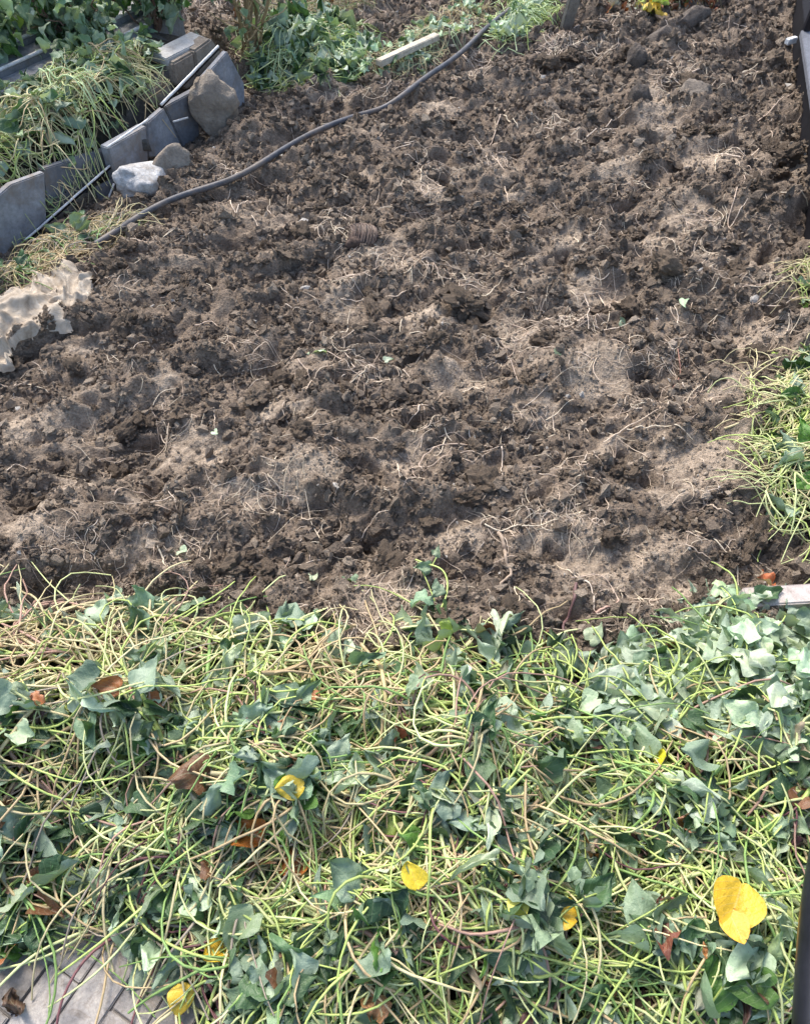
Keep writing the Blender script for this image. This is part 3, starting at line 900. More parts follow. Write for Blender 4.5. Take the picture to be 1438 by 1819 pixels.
def box_mesh(name, sx, sy, sz, mat, bev=0.0, seg=2, jitter=0.0, sub=0):
    bm = bmesh.new()
    bmesh.ops.create_cube(bm, size=1)
    for v in bm.verts:
        v.co = Vector((v.co.x * sx, v.co.y * sy, v.co.z * sz))
    if bev: bmesh.ops.bevel(bm, geom=bm.edges[:], offset=bev, segments=seg, affect='EDGES')
    if jitter:
        for v in bm.verts: v.co += Vector((random.uniform(-1, 1), random.uniform(-1, 1), random.uniform(-1, 1))) * jitter
    me = bpy.data.meshes.new(name); bm.to_mesh(me); bm.free()
    me.materials.append(mat)
    return me
bang = R(61); bw, bl = 0.078, 0.205
pv = [box_mesh('paving_brick', bl - 0.003, bw - 0.003, 0.05, M_PAVER, 0.0025, 2, 0.0012) for _ in range(5)]
bc = G(170, 1770)
for i in range(-9, 10):
    for j in range(-4, 5):
        u = (j + (0.5 if i % 2 else 0)) * bl; v = i * bw
        x = bc[0] + u * math.cos(bang) - v * math.sin(bang); y = bc[1] + u * math.sin(bang) + v * math.cos(bang)
        if y > 0.34 or y < -0.25 or x < -1.3 or x > 0.0: continue
        place('paving_brick', random.choice(pv), (x, y, -0.022 + random.uniform(-0.003, 0.003)), (1, 1, 1), (random.gauss(0, 0.006), random.gauss(0, 0.006), bang + random.gauss(0, 0.008)), pav)

# ------------------------------------------------------------------ the retaining wall and what is on it
W0, W1 = G(0, 445), G(430, 185)
wd = (W1 - W0); wl = np.linalg.norm(wd); wd /= wl
wnrm = np.array([wd[1], -wd[0], 0])           # towards the dug plot
def PV(px, py, off=0.0):
    """photo spot on the upright plane 'off' metres behind the wall's foot"""
    r = ray(px, py); o = W0 - wnrm * off
    return CP + r * (np.dot(o - CP, wnrm) / np.dot(r, wnrm))
def WS(s, off, z):
    """wall coordinates: along, behind, up"""
    p = W0 + wd * s - wnrm * off
    return np.array([p[0], p[1], z])
ZT = float(PV(375, 66, 0.16)[2]); ZL = float(PV(10, 355, 0.16)[2])

def prism(name, pts, thick, direction, mat, parent=None, bev=0.004):
    """a slab: outline pts extruded by thick along direction"""
    bm = bmesh.new()
    a = [bm.verts.new(Vector(p)) for p in pts]
    d = Vector(direction) * thick
    f = bm.faces.new(a)
    ex = bmesh.ops.extrude_face_region(bm, geom=[f])
    bmesh.ops.translate(bm, verts=[v for v in ex['geom'] if isinstance(v, bmesh.types.BMVert)], vec=d)
    bmesh.ops.recalc_face_normals(bm, faces=bm.faces[:])
    if bev: bmesh.ops.bevel(bm, geom=bm.edges[:], offset=bev, segments=2, affect='EDGES')
    me = bpy.data.meshes.new(name); 
    c = Vector((0, 0, 0))
    for p in pts: c += Vector(p)
    c /= len(pts)
    if parent is None:
        bmesh.ops.translate(bm, verts=bm.verts[:], vec=-c)
    bm.to_mesh(me); bm.free()
    me.materials.append(mat)
    o = link(name, me, parent)
    if parent is None: o.location = c
    return o

def slab_px(name, pxs, off, mat, label=None, thick=0.03, parent=None, lean=0.0, cat='slab', group=None):
    pts = []
    zs = [PV(a, b, off)[2] for a, b in pxs]
    for (a, b), z in zip(pxs, zs):
        p = PV(a, b, off + lean * max(0, z))
        pts.append(p)
    o = prism(name, pts, thick, -wnrm, mat, parent)
    if parent is None: tag(o, label, cat, group)
    return o

slab_px('stone_slab', [(-60, 400), (-30, 372), (20, 328), (80, 306), (84, 398), (36, 436), (0, 458), (-60, 505)], 0.0, M_SLATE, 'big blue grey slate slab standing at the left edge below the vine heap', group='slate slabs leaning on the terrace')
slab_px('stone_slab', [(76, 300), (198, 262), (200, 298), (150, 345), (88, 398)], 0.04, M_SLATE_D, 'long dark slate slab behind the white rod under the hanging vines', group='slate slabs leaning on the terrace')
slab_px('stone_slab', [(90, 402), (150, 347), (186, 340), (188, 380), (130, 425), (90, 430)], 0.02, M_STONE_B, 'low rough brown slab at the foot of the dark slate', group='slate slabs leaning on the terrace', thick=0.04)
slab_px('stone_slab', [(172, 335), (204, 318), (210, 372), (186, 386)], -0.02, M_SLATE_D, 'narrow upright slate piece beside the short white rod', group='slate slabs leaning on the terrace', thick=0.02)
slab_px('stone_slab', [(192, 263), (260, 224), (264, 288), (228, 350), (216, 350)], -0.03, M_SLATE, 'grey slate slab with a pale top edge behind the white stone', group='slate slabs leaning on the terrace', thick=0.05)
slab_px('stone_slab', [(262, 218), (292, 192), (322, 252), (300, 276), (264, 280)], 0.0, M_SLATE, 'small grey slate slab right of the pale edged slab', group='slate slabs leaning on the terrace')
slab_px('stone_slab', [(294, 189), (348, 160), (356, 246), (326, 262), (316, 240)], -0.01, M_SLATE_D, 'upright slate slab left of the big brown boulder', group='slate slabs leaning on the terrace', thick=0.035)
slab_px('stone_slab', [(352, 150), (404, 91), (434, 148), (436, 200), (400, 205)], 0.02, M_SLATE, 'pointed grey slate slab standing behind the big brown boulder', group='slate slabs leaning on the terrace', thick=0.03)
# upper wall: rough stones in a course behind the slabs
wall = empty('terrace_wall', tuple(WS(0, 0.14, 0)))
tag(wall, 'low terrace wall of rough brown stones behind the slate slabs', 'wall')
wl_loc = np.array(wall.location)
def wpoly(pxs, off, mat, thick, nm):
    pts = [PV(a, b, off) - wl_loc for a, b in pxs]
    return prism(nm, pts, thick, -wnrm, mat, wall, 0.008)
wpoly([(266, 160), (286, 146), (306, 150), (308, 178), (288, 192), (268, 186)], 0.10, M_STONE_B, 0.08, 'stone')
wpoly([(308, 112), (344, 92), (352, 150), (332, 160), (310, 150)], 0.11, M_STONE_B, 0.08, 'stone')
wpoly([(346, 90), (376, 68), (396, 96), (380, 124), (354, 148)], 0.10, M_STONE_B, 0.08, 'stone')
pts = [WS(-1.2, 0.14, -0.1), WS(-1.2, 0.14, ZL), WS(wl * 0.95, 0.14, ZT - 0.02), WS(wl * 0.95, 0.14, -0.1)]
prism('wall_core', [p - wl_loc for p in pts], 0.12, -wnrm, M_STONE_D, wall, 0.004)
# coping
pts = [WS(wl * 0.80, 0.14, ZT - 0.02), WS(wl * 0.99, 0.14, ZT - 0.02), WS(wl * 0.99, 0.24, ZT - 0.01), WS(wl * 0.80, 0.24, ZT - 0.01)]
prism('coping_slab', [p - wl_loc for p in pts], 0.035, (0, 0, 1), M_COPE, wall, 0.004)
pts = [WS(-0.5, 0.10, ZL + 0.0), WS(0.10, 0.10, ZL + 0.005), WS(0.10, 0.26, ZL + 0.01), WS(-0.5, 0.26, ZL + 0.01)]
prism('coping_slab', [p - wl_loc for p in pts], 0.035, (0, 0, 1), M_SLATE, wall, 0.004)
pts = [WS(wl * 0.36, 0.30, ZT + 0.0), WS(wl * 0.69, 0.30, ZT), WS(wl * 0.69, 0.40, ZT + 0.01), WS(wl * 0.36, 0.40, ZT + 0.01)]
prism('coping_slab', [p - wl_loc for p in pts], 0.03, (0, 0, 1), M_COPE, wall, 0.004)

# the raised bed behind the wall
n1, n2 = 60, 60
sv = np.linspace(-2.5, wl * 0.97, n1); ov = np.linspace(0.2, 3.5, n2)
Sg, Og = np.meshgrid(sv, ov)
Pb = W0[None, None, :2] + Sg[..., None] * wd[:2] - Og[..., None] * wnrm[:2]
Zb = np.interp(Sg, [0, wl], [ZL, ZT]) + 0.02 * perlin(Pb[..., 0] / 0.2, Pb[..., 1] / 0.2, 95) - 0.01
ii = np.arange(Sg.size).reshape(Sg.shape)
F = np.stack([ii[:-1, :-1], ii[:-1, 1:], ii[1:, 1:], ii[1:, :-1]], -1).reshape(-1, 4)
bed = link('raised_bed', mesh_np('raised_bed', np.concatenate([Pb, Zb[..., None]], -1).reshape(-1, 3), F, M_SOIL, np.tile([0.10, 0.085, 0.07], (Sg.size, 1))))
tag(bed, kind='structure')
# end face of the bed towards the plot
pts = [WS(wl * 0.97, 0.2, -0.12), WS(wl * 0.97, 0.2, ZT - 0.01), WS(wl * 0.97, 3.5, ZT - 0.01), WS(wl * 0.97, 3.5, -0.12)]
prism('bed_end', [p - wl_loc for p in pts], 0.05, -wd, M_STONE_D, wall, 0)

def rod(name, a, b, r, mat, parent=None, K=12, wob=0.0, sides=8, rr=None):
    a, b = np.array(a), np.array(b)
    t = np.linspace(0, 1, K)[:, None]
    P = a + (b - a) * t + np.random.default_rng(int(abs(a[0] * 1000)) + 3).normal(0, 1, (K, 3)) * wob
    Rr = np.full((1, K), r) if rr is None else rr
    V, Fq = tubes(P[None], Rr, sides)
    V = V[0]; n = len(V)
    V = np.concatenate([V, P[:1], P[-1:]])
    cap = [[(i + 1) % sides, i, n] for i in range(sides)] + [[(K - 1) * sides + i, (K - 1) * sides + (i + 1) % sides, n + 1] for i in range(sides)]
    c = np.zeros(3) if parent else a
    o = link(name, mesh_np(name, V - c, [Fq, np.array(cap)], mat, np.tile([0.5, 0.5, 0.5], (len(V), 1))), parent)
    if not parent: o.location = a
    return o
RG = 'white rods along the slate slabs'
def stick(a, b, off, r, label, dark=True):
    A, B = PV(*a, off), PV(*b, off)
    e = empty('edging_rod', tuple(A)); tag(e, label, 'rod', RG)
    rod('rod', A - A + 0, B - A, r * 0.75, M_WHITE, e, 14, 0.0004)
    if dark:
        d = np.array([0.0, 0.0, -0.012]) - wnrm * 0.006
        rod('rubber_backing', d, B - A + d, r * 0.9, M_BLACK_E, e, 8)
stick((30, 440), (196, 294), -0.015, 0.006, 'longest white rod lying against the dark slate above the dry straw')
stick((190, 262), (264, 212), -0.035, 0.006, 'lit top edge of the slate slab behind the white stone, made as a white rod', False)  # a white rod painted in for light on the slab's top edge
stick((286, 186), (388, 82), -0.03, 0.008, 'white rod with black backing running up to the pale coping')
stick((181, 384), (203, 326), -0.045, 0.006, 'short white rod standing steeply beside the narrow slate', False)
stick((308, 216), (334, 209), -0.04, 0.006, 'tiny white rod end left of the big brown boulder', False)

# steps beyond the bed with white strips standing in for their lit edges
steps = empty('stone_steps', tuple(WS(0.3, 0.5, ZL)))
tag(steps, 'dark stone steps with lit edges made as thin white strips behind the leafy shrubs', 'steps')
sl = np.array(steps.location)
for i in range(7):
    o0 = 0.50 + 0.125 * i; z0 = ZT + 0.015 + 0.028 * i
    pts = [WS(-1.5, o0, z0), WS(1.72, o0, z0), WS(1.72, o0 + 0.12, z0), WS(-1.5, o0 + 0.12, z0)]
    st_o = prism('step', [p - sl for p in pts], -0.30, (0, 0, 1), M_SLATE, steps, 0.004)
    s = -1.5
    while s < 1.7:
        e = min(1.7, s + random.uniform(0.25, 0.9))
        rod('lit_edge_strip', WS(s, o0 - 0.003, z0 + 0.004) - sl, WS(e, o0 - 0.003, z0 + 0.004) - sl, 0.008, M_WHITE, st_o, 6, 0.0008, 6)
        s = e + random.uniform(0.02, 0.2)

# boulders
M_LUMP = simple_mat('caked_earth', (0.10, 0.083, 0.068), (0.22, 0.185, 0.155), 25, 0.95, 1.0, 0.03)
M_LUMP2 = simple_mat('dry_caked_earth', (0.17, 0.142, 0.115), (0.36, 0.31, 0.255), 25, 0.95, 1.0, 0.03)
def boulder(pxs, size, off, mat, seed, label, rotz=0.4, cuts=7, name='boulder', sub=4, on=None, group=None):
    p = G(*pxs) if on is None else np.array(on)
    me = lump_mesh(name, sub, seed, mat, size, 0.35, cuts)
    o = place(name, me, (p[0], p[1], off), (1, 1, 1), (0, 0, rotz))
    return tag(o, label, 'stone', group)
boulder((388, 236), (0.115, 0.09, 0.15), 0.10, M_STONE_B, 302, 'big rounded brown boulder leaning on the pointed slate', 0.2, 2)
boulder((264, 342), (0.115, 0.095, 0.095), 0.055, M_STONE_W, 306, 'whitish cracked stone in front of the slate slab', 0.6, 5)
boulder((305, 318), (0.115, 0.08, 0.085), 0.06, M_STONE_B, 309, 'flat brown stone just right of the whitish stone', 0.9, 9)
boulder((266, 290), (0.035, 0.03, 0.035), 0.09, M_STONE_D, 311, 'fist sized grey stone perched behind the whitish stone', 0.3, 5, sub=3)
boulder((1125, 132), (0.055, 0.05, 0.10), 0.05, M_LUMP, 313, 'dark cone shaped stone standing upright in the far soil', 0.2, 5)
boulder((1170, 82), (0.12, 0.06, 0.06), 0.04, M_LUMP, 317, 'dark flat stone tilted over a hollow at the far edge', 0.5, 8)
boulder((1222, 52), (0.14, 0.08, 0.06), 0.05, M_LUMP, 318, 'broad grey clod stone at the far right of the plot', 0.6, 8)
boulder((1128, 195), (0.06, 0.05, 0.08), 0.04, M_LUMP, 321, 'dark greenish stone lump beside the pale scraped patch', 0.3, 6)
boulder((1225, 185), (0.10, 0.08, 0.09), 0.02, M_LUMP2, 325, 'large pale brown lump on the far right of the soil', 0.3, 6)
boulder((520, 62), (0.055, 0.04, 0.045), 0.04, M_STONE_W, 327, 'small pale stone in the dry grass behind the green pile', 0.3, 6, sub=3)

# ---- hose
HP = [(175, 462), (215, 436), (262, 400), (310, 372), (360, 356), (410, 346), (455, 322), (505, 290), (550, 262), (600, 240), (655, 222)]
HP2 = [(690, 196), (720, 176), (755, 148), (800, 118), (835, 88), (862, 60), (905, 22)]
def smooth_path(pts, n=80):
    P = np.array(pts); d = np.r_[0, np.cumsum(np.linalg.norm(np.diff(P, axis=0), axis=1))]
    t = np.linspace(0, d[-1], n)
    Q = np.stack([np.interp(t, d, P[:, k]) for k in range(3)], 1)
    for _ in range(8): Q[1:-1] = (Q[:-2] + 2 * Q[1:-1] + Q[2:]) / 4
    return Q
hp = [G(a, b) for a, b in HP]
hp3 = []
for i, p in enumerate(hp): hp3.append((p[0], p[1], 0.045))
mid = G(672, 208); hp3.append((mid[0], mid[1], -0.03))
for a, b in HP2:
    p = G(a, b, 0.05); hp3.append((p[0], p[1], 0.055))
Q = smooth_path(hp3, 120)
sh = soil_h(Q[:, 0], Q[:, 1])
sh = np.maximum(sh, np.maximum(np.roll(sh, 1), np.roll(sh, -1)))
for _ in range(140): sh[1:-1] = (sh[:-2] + 2 * sh[1:-1] + sh[2:]) / 4
Q[:, 2] = Q[:, 2] * 0.45 + sh + 0.014
for _ in range(15): Q[1:-1] = (Q[:-2] + 2 * Q[1:-1] + Q[2:]) / 4
V, Fq = tubes(Q[None], np.full((1, 120), 0.0128), 14)
tag(link('hose', mesh_np('hose', V[0], Fq, M_HOSE)), 'dusty black hose lying across the far side of the dug soil', 'hose')

# ------------------------------------------------------------------ smaller heaps
def H_gen(poly, h, seed, edge=0.14):
    def f(x, y):
        sd = poly_sd(poly, x, y)
        n = 1 + 0.4 * perlin(x / 0.16, y / 0.16, seed) + 0.25 * perlin(x / 0.06, y / 0.06, seed + 1)
        return h * sstep(-0.02, edge, sd) * np.clip(n, 0.3, 2) + 0.004 * (sd > -0.03)
    return f
def W(**kw):
    return lambda x, y, g: pick(g, kw, len(x))

# on the terrace, hanging over the wall
tp = [WS(-1.3, 0.03, 0), WS(-0.2, 0.03, 0), WS(0.35, 0.03, 0), WS(0.72, 0.06, 0), WS(0.96, 0.12, 0), WS(1.3, 0.20, 0), WS(1.28, 0.34, 0), WS(0.9, 0.46, 0), WS(0.5, 0.56, 0), WS(-0.2, 0.66, 0), WS(-1.3, 0.7, 0)]
def terr_ground(x, y):
    o = -((x - W0[0]) * wnrm[0] + (y - W0[1]) * wnrm[1]); s = (x - W0[0]) * wd[0] + (y - W0[1]) * wd[1]
    top = np.interp(s, [0, wl], [ZL, ZT])
    return top - 0.15 * (1 - sstep(-0.06, 0.14, o))
terr = vine_heap('vine_heap', 'pile of pale dry vines draped over the terrace wall at the upper left', tp, H_gen(tp, 0.14, 101, 0.12), np.random.default_rng(21),
          260, 1700, 700, W(mint=2, pale=4, mid=3, dark=2), W(straw=5, pale=4, tan=2, mint=2, lime=1), leafsize=0.07, rad=0.0026, ground=terr_ground, vlen=(0.25, 0.5), part_v=170, part_l=200, petiole=(0.08, 0.2), spill=0.04)
# leaves hanging over the face
P2 = [G(445, 75), G(520, 62), G(600, 58), G(650, 78), G(680, 100), G(645, 118), G(630, 150), G(570, 165), G(500, 150), G(455, 150), G(440, 110)]
vine_heap('vine_heap', 'green pile of vines and leaves beyond the boulder near the hose', P2, H_gen(P2, 0.08, 111, 0.25), np.random.default_rng(22),
          90, 320, 420, W(mint=2.5, pale=3, mid=3, dark=3), W(mint=4, lime=3, pale=3, straw=2), leafsize=0.085, rad=0.0030, vlen=(0.3, 0.7), petiole=(0.1, 0.22), spill=0.03)
P3 = [G(902, 0), G(960, -10), G(965, 25), G(945, 55), G(918, 92), G(880, 96), G(872, 78), G(895, 50)]
vine_heap('vine_heap', 'small fresh green tangle of vines where the hose ends', P3, H_gen(P3, 0.10, 121, 0.2), np.random.default_rng(23),
          60, 260, 130, W(mint=3, pale=3, fresh=1), W(mint=5, lime=4, pale=2), leafsize=0.07, rad=0.0028, vlen=(0.25, 0.5), petiole=(0.1, 0.2))
P4 = [G(1330, 830), G(1350, 770), G(1385, 700), G(1400, 660), G(1560, 640), G(1620, 980), G(1440, 985), G(1400, 965), G(1345, 900)]
vine_heap('vine_heap', 'yellow green vine bundle at the right edge of the soil', P4, H_gen(P4, 0.09, 131, 0.2), np.random.default_rng(24),
          100, 320, 120, W(pale=3, mid=3, dark=3, fresh=1.5), W(lime=3, straw=4, pale=4), leafsize=0.07, rad=0.0024, vlen=(0.3, 0.7), petiole=(0.08, 0.2), spill=0.02)
P5 = [G(1400, 500), G(1440, 470), G(1500, 480), G(1500, 580), G(1430, 580), G(1405, 545)]
vine_heap('vine_heap', 'small straw coloured wisp of vines below the black railing', P5, H_gen(P5, 0.04, 141, 0.1), np.random.default_rng(25),
          18, 90, 16, W(pale=3, fresh=2), W(lime=3, straw=5, tan=3), leafsize=0.05, rad=0.002, vlen=(0.2, 0.4), petiole=(0.06, 0.15))
P6 = [G(-60, 530), G(0, 492), G(60, 465), G(120, 432), G(190, 408), G(250, 405), G(200, 440), G(150, 470), G(80, 500), G(0, 540), G(-60, 560)]
vine_heap('straw_litter', 'dry straw and weeds along the foot of the slate slabs', P6, H_gen(P6, 0.015, 151, 0.1), np.random.default_rng(26),
          60, 1100, 36, W(mid=3, pale=2, dark=2), W(straw=4, tan=5, grey=3, green=1), leafsize=0.06, rad=0.002, vlen=(0.2, 0.5), petiole=(0.06, 0.18), spill=0.03, category='straw', mound=False)
P7 = [G(640, 125), G(700, 95), G(760, 50), G(830, 15), G(880, 20), G(850, 60), G(790, 110), G(720, 150), G(660, 160)]
vine_heap('weed_litter', 'thin bleached weed litter between the wooden batten and the hose', P7, H_gen(P7, 0.02, 161, 0.1), np.random.default_rng(27),
          40, 500, 160, W(mint=4, pale=3, mid=1), W(mint=3, straw=4, tan=3, grey=2), leafsize=0.05, rad=0.002, vlen=(0.2, 0.4), petiole=(0.05, 0.16), spill=0.05, category='litter', mound=False)
P8 = [G(430, 20), G(500, 10), G(640, -15), G(660, 40), G(560, 58), G(470, 70), G(430, 60)]
vine_heap('dry_grass_patch', 'low patch of dry brown grass behind the green pile', P8, H_gen(P8, 0.06, 171, 0.2), np.random.default_rng(28),
          0, 1500, 60, W(mid=3, brown=2), W(tan=4, grey=3, straw=2, green=2), leafsize=0.05, rad=0.0020, petiole=(0.08, 0.2), spill=0.03, category='dry grass', mound=False)

# ------------------------------------------------------------------ shrubs behind the wall
def shrub(name, label, base, n_stem, h, spread, n_leaf, leafsize, kinds, seed, stem='tan', sr=0.008, lean=(0, 0), low=0.1, group=None, parts=300, leaf_low=0.0):
    g = np.random.default_rng(seed)
    root = empty(name, tuple(base)); tag(root, label, 'shrub', group)
    K = 14
    ends = []
    for i in range(n_stem):
        a = g.uniform(0, 6.28)
        d = np.array([math.cos(a), math.sin(a)]) * g.uniform(0.15, 1) * spread + np.array(lean)
        hh_ = h * g.uniform(0.65, 1.1)
        t = np.linspace(0, 1, K)
        P = np.zeros((K, 3)); P[:, 0] = d[0] * t ** 1.3 + 0.03 * math.cos(a); P[:, 1] = d[1] * t ** 1.3 + 0.03 * math.sin(a); P[:, 2] = hh_ * t - 0.03
        P[1:] += np.cumsum(g.normal(0, 0.008, (K - 1, 3)), 0)
        Ps, Rs = [P], [np.linspace(sr, sr * 0.4, K) * g.uniform(0.7, 1.2)]
        for b in range(5):
            k = g.integers(3, K - 2); a2 = g.uniform(0, 6.28); l = g.uniform(0.12, 0.3) * h / 0.6
            Q = P[k] + np.linspace(0, 1, K)[:, None] * l * np.array([math.cos(a2) * 0.8, math.sin(a2) * 0.8, g.uniform(0.3, 1.0)]) + np.r_[[[0, 0, 0]], np.cumsum(g.normal(0, 0.005, (K - 1, 3)), 0)]
            Ps.append(Q); Rs.append(np.linspace(sr * 0.5, sr * 0.2, K)); ends.append(Q)
        ends.append(P)
        V, Fq = tubes(np.array(Ps), np.array(Rs), 5)
        Vm, Fm = merge(V, Fq)
        link('branch', mesh_np('branch', Vm, Fm, M_STEM, np.tile(np.array(STEM_COLS[stem]) * g.uniform(0.3, 0.7), (len(Vm), 1))), root)
    if n_leaf:
        E = np.array(ends)
        i = g.integers(0, len(E), n_leaf); k = g.integers(int(K * leaf_low), K, n_leaf)
        p = E[i, k] + g.normal(0, 0.045, (n_leaf, 3))
        kd = pick(g, kinds, n_leaf)
        yaw = g.uniform(0, 6.28, n_leaf); pitch = g.normal(-0.5, 0.5, n_leaf); roll = g.normal(0, 0.5, n_leaf)
        for j in range(min(parts, n_leaf)):
            me = leaf_lib(kd[j], int(g.integers(0, 9)), leafsize)
            o = link('leaf', me, root); o.location = p[j]
            o.rotation_euler = Matrix(rot_mats(yaw[j:j + 1], pitch[j:j + 1], roll[j:j + 1])[0].tolist()).to_euler()
            s = g.uniform(0.6, 1.25); o.scale = (s, s, s)
        if n_leaf > parts:
            n = n_leaf - parts
            V, F, uv = leaf_batch(n, g, leafsize, crump=0.7)
            V = V * g.uniform(0.55, 1.2, (n, 1, 1))
            V = np.einsum('nij,nkj->nki', rot_mats(yaw[parts:], pitch[parts:], roll[parts:]), V) + p[parts:][:, None]
            Vm, Fm = merge(V, F)
            tag(link('foliage', mesh_np('foliage', Vm, Fm, M_LEAF, leaf_cols(kd[parts:], g, V.shape[1]), np.tile(uv, (n, 1))), root), kind='stuff')
    return root
GK = dict(mid=4, dark=1.5, pale=5, fresh=2, mint=1)
shrub('leafy_shrub', 'light green leafy shrub in the top left corner', WS(0.75, 0.82, ZT), 8, 0.36, 0.30, 560, 0.07, dict(mid=2, fresh=3, pale=5, lime=1.5, mint=2), 401, leaf_low=0.05)
shrub('leafy_shrub', 'dark leafy shrub left of centre above the dry vine pile', WS(1.16, 0.64, ZT), 9, 0.34, 0.26, 360, 0.072, GK, 402, stem='pink', leaf_low=0.12)
shrub('leafy_shrub', 'dark shrub with purple brown stems behind the pale coping', WS(1.52, 0.52, ZT), 9, 0.34, 0.24, 230, 0.07, GK, 403, stem='pink', leaf_low=0.2)
shrub('leafy_shrub', 'low sprig of round blue green leaves growing over the dry vine pile', WS(1.02, 0.46, ZT - .03), 4, 0.20, 0.10, 34, 0.07, dict(pale=3, mid=1), 406, leaf_low=0.3, stem='green', sr=0.004)
shrub('leafy_shrub', 'shrub with bare lower stems at the end of the terrace wall', tuple(G(448, 120, 0.0)), 9, 0.75, 0.34, 80, 0.07, dict(mid=4, dark=4, pale=2), 404, stem='tan', sr=0.012, leaf_low=0.55)
shrub('bare_shrub', 'small leafless twiggy shrub beside the pale stone', tuple(G(500, 68, 0.0)), 8, 0.5, 0.22, 0, 0.05, GK, 405, stem='grey', sr=0.007)

# young plants at the far edge
def plant(px, py, n, size, kinds, label, seed, h=0.12, stemc='green', name='seedling'):
    g = np.random.default_rng(seed)
    b = G(px, py); b[2] = float(soil_h(b[0], b[1]))
    root = empty(name, tuple(b)); tag(root, label, 'plant')
    rod('stem', (0, 0, -0.02), (g.normal(0, .02), g.normal(0, .02), h), 0.006, M_STEMG, root, 8, 0.003, 6)
    for i in range(n):
        me = leaf_lib(pick(g, kinds, 1)[0], int(g.integers(0, 9)), size)
        o = link('leaf', me, root)
        a = g.uniform(0, 6.28)
        o.location = (math.cos(a) * 0.03, math.sin(a) * 0.03, h * g.uniform(0.3, 1)); o.rotation_euler = (g.uniform(-0.3, 0.8), g.uniform(-.4, .4), a)
    return root
M_STEMG = simple_mat('green_stalk', (0.16, 0.26, 0.07), (0.32, 0.44, 0.14), 30, 0.5, 0.2, 0.002)
plant(1087, 26, 4, 0.10, dict(lime=3, fresh=2), 'thick green stalked young plant at the top edge', 501, 0.16)
plant(1150, 40, 5, 0.12, dict(lime=3, yellow=1), 'low plant with yellow green lobed leaves at the far edge', 502, 0.06)
plant(1212, 22, 3, 0.12, dict(lime=2, yellow=1), 'young plant with one bright yellow green leaf above the grey clod', 503, 0.10)
plant(1070, 12, 4, 0.09, dict(lime=2, fresh=1), 'pale seedling beside the green stalked plant', 504, 0.07)
P9 = [G(1040, -20), G(1260, -20), G(1290, 5), G(1220, 32), G(1120, 48), G(1060, 35)]
vine_heap('dry_litter', 'reddish brown dead leaves under the young plants at the far edge', P9, H_gen(P9, 0.03, 181, 0.2), np.random.default_rng(29),
          0, 400, 260, W(brown=4, rust=3, plum=1), W(tan=4, pink=4, straw=1), leafsize=0.06, rad=0.0020, petiole=(0.08, 0.2), category='dead leaves', mound=False)

# ------------------------------------------------------------------ wood, plank, sticks
def beam(name, a, b, w, h, mat, label, cat, za, zb):
    A = G(*a, za); B = G(*b, zb)
    d = Vector(B - A); L_ = d.length
    me = box_mesh(name, L_, w, h, mat, 0.004, 2, 0.0015)
    o = place(name, me, tuple((A + B) / 2), (1, 1, 1), d.to_track_quat('X', 'Z').to_euler())
    return tag(o, label, cat)
beam('wooden_batten', (672, 112), (776, 64), 0.045, 0.03, M_WOOD, 'weathered pale wooden batten lying on the far soil', 'batten', 0.10, 0.11)
beam('wooden_stake', (1004, 52), (1022, -12), 0.075, 0.03, M_WOOD_G, 'grey wooden stake leaning at the top edge of the plot', 'stake', 0.03, 0.22)
beam('kerb_plank', (1316, 1070), (1700, 1048), 0.058, 0.06, M_WOOD_P, 'pale pinkish plank end above the mat of leaves', 'plank', 0.05, 0.05)
beam('white_peg', (1396, 74), (1412, 70), 0.03, 0.03, M_WHITE, 'short white peg against the black railing', 'peg', 0.10, 0.10)
beam('wood_chip', (792, 76), (808, 82), 0.03, 0.012, M_WOOD, 'small pale wood chip between batten and hose', 'wood chip', 0.05, 0.05)

# ------------------------------------------------------------------ torn sack
def sack_mat():
    m, nt, p, out = new_mat('woven_sack')
    c = pos(nt)
    n1 = noise(nt, 11, 9, 0.72, c, 1.5)
    col = ramp(nt, n1, [(0.3, (0.20, 0.15, 0.10)), (0.44, (0.38, 0.31, 0.23)), (0.58, (0.50, 0.43, 0.335)), (0.78, (0.60, 0.57, 0.51))])
    w1 = N(nt, 'ShaderNodeTexWave', Scale=120.0, Distortion=1.0); nt.links.new(c, w1.inputs['Vector'])
    nt.links.new(col, p.inputs['Base Color']); p.inputs['Roughness'].default_value = 0.65
    nt.links.new(bump(nt, w1.outputs['Fac'], 0.25, 0.001, bump(nt, n1, 0.5, 0.02)), p.inputs['Normal'])
    tr = nt.nodes.new('ShaderNodeBsdfTranslucent'); nt.links.new(col, tr.inputs['Color'])
    ms = nt.nodes.new('ShaderNodeMixShader'); ms.inputs[0].default_value = 0.12
    nt.links.new(p.outputs[0], ms.inputs[1]); nt.links.new(tr.outputs[0], ms.inputs[2]); nt.links.new(ms.outputs[0], out.inputs[0])
    return m
M_SACK = sack_mat()
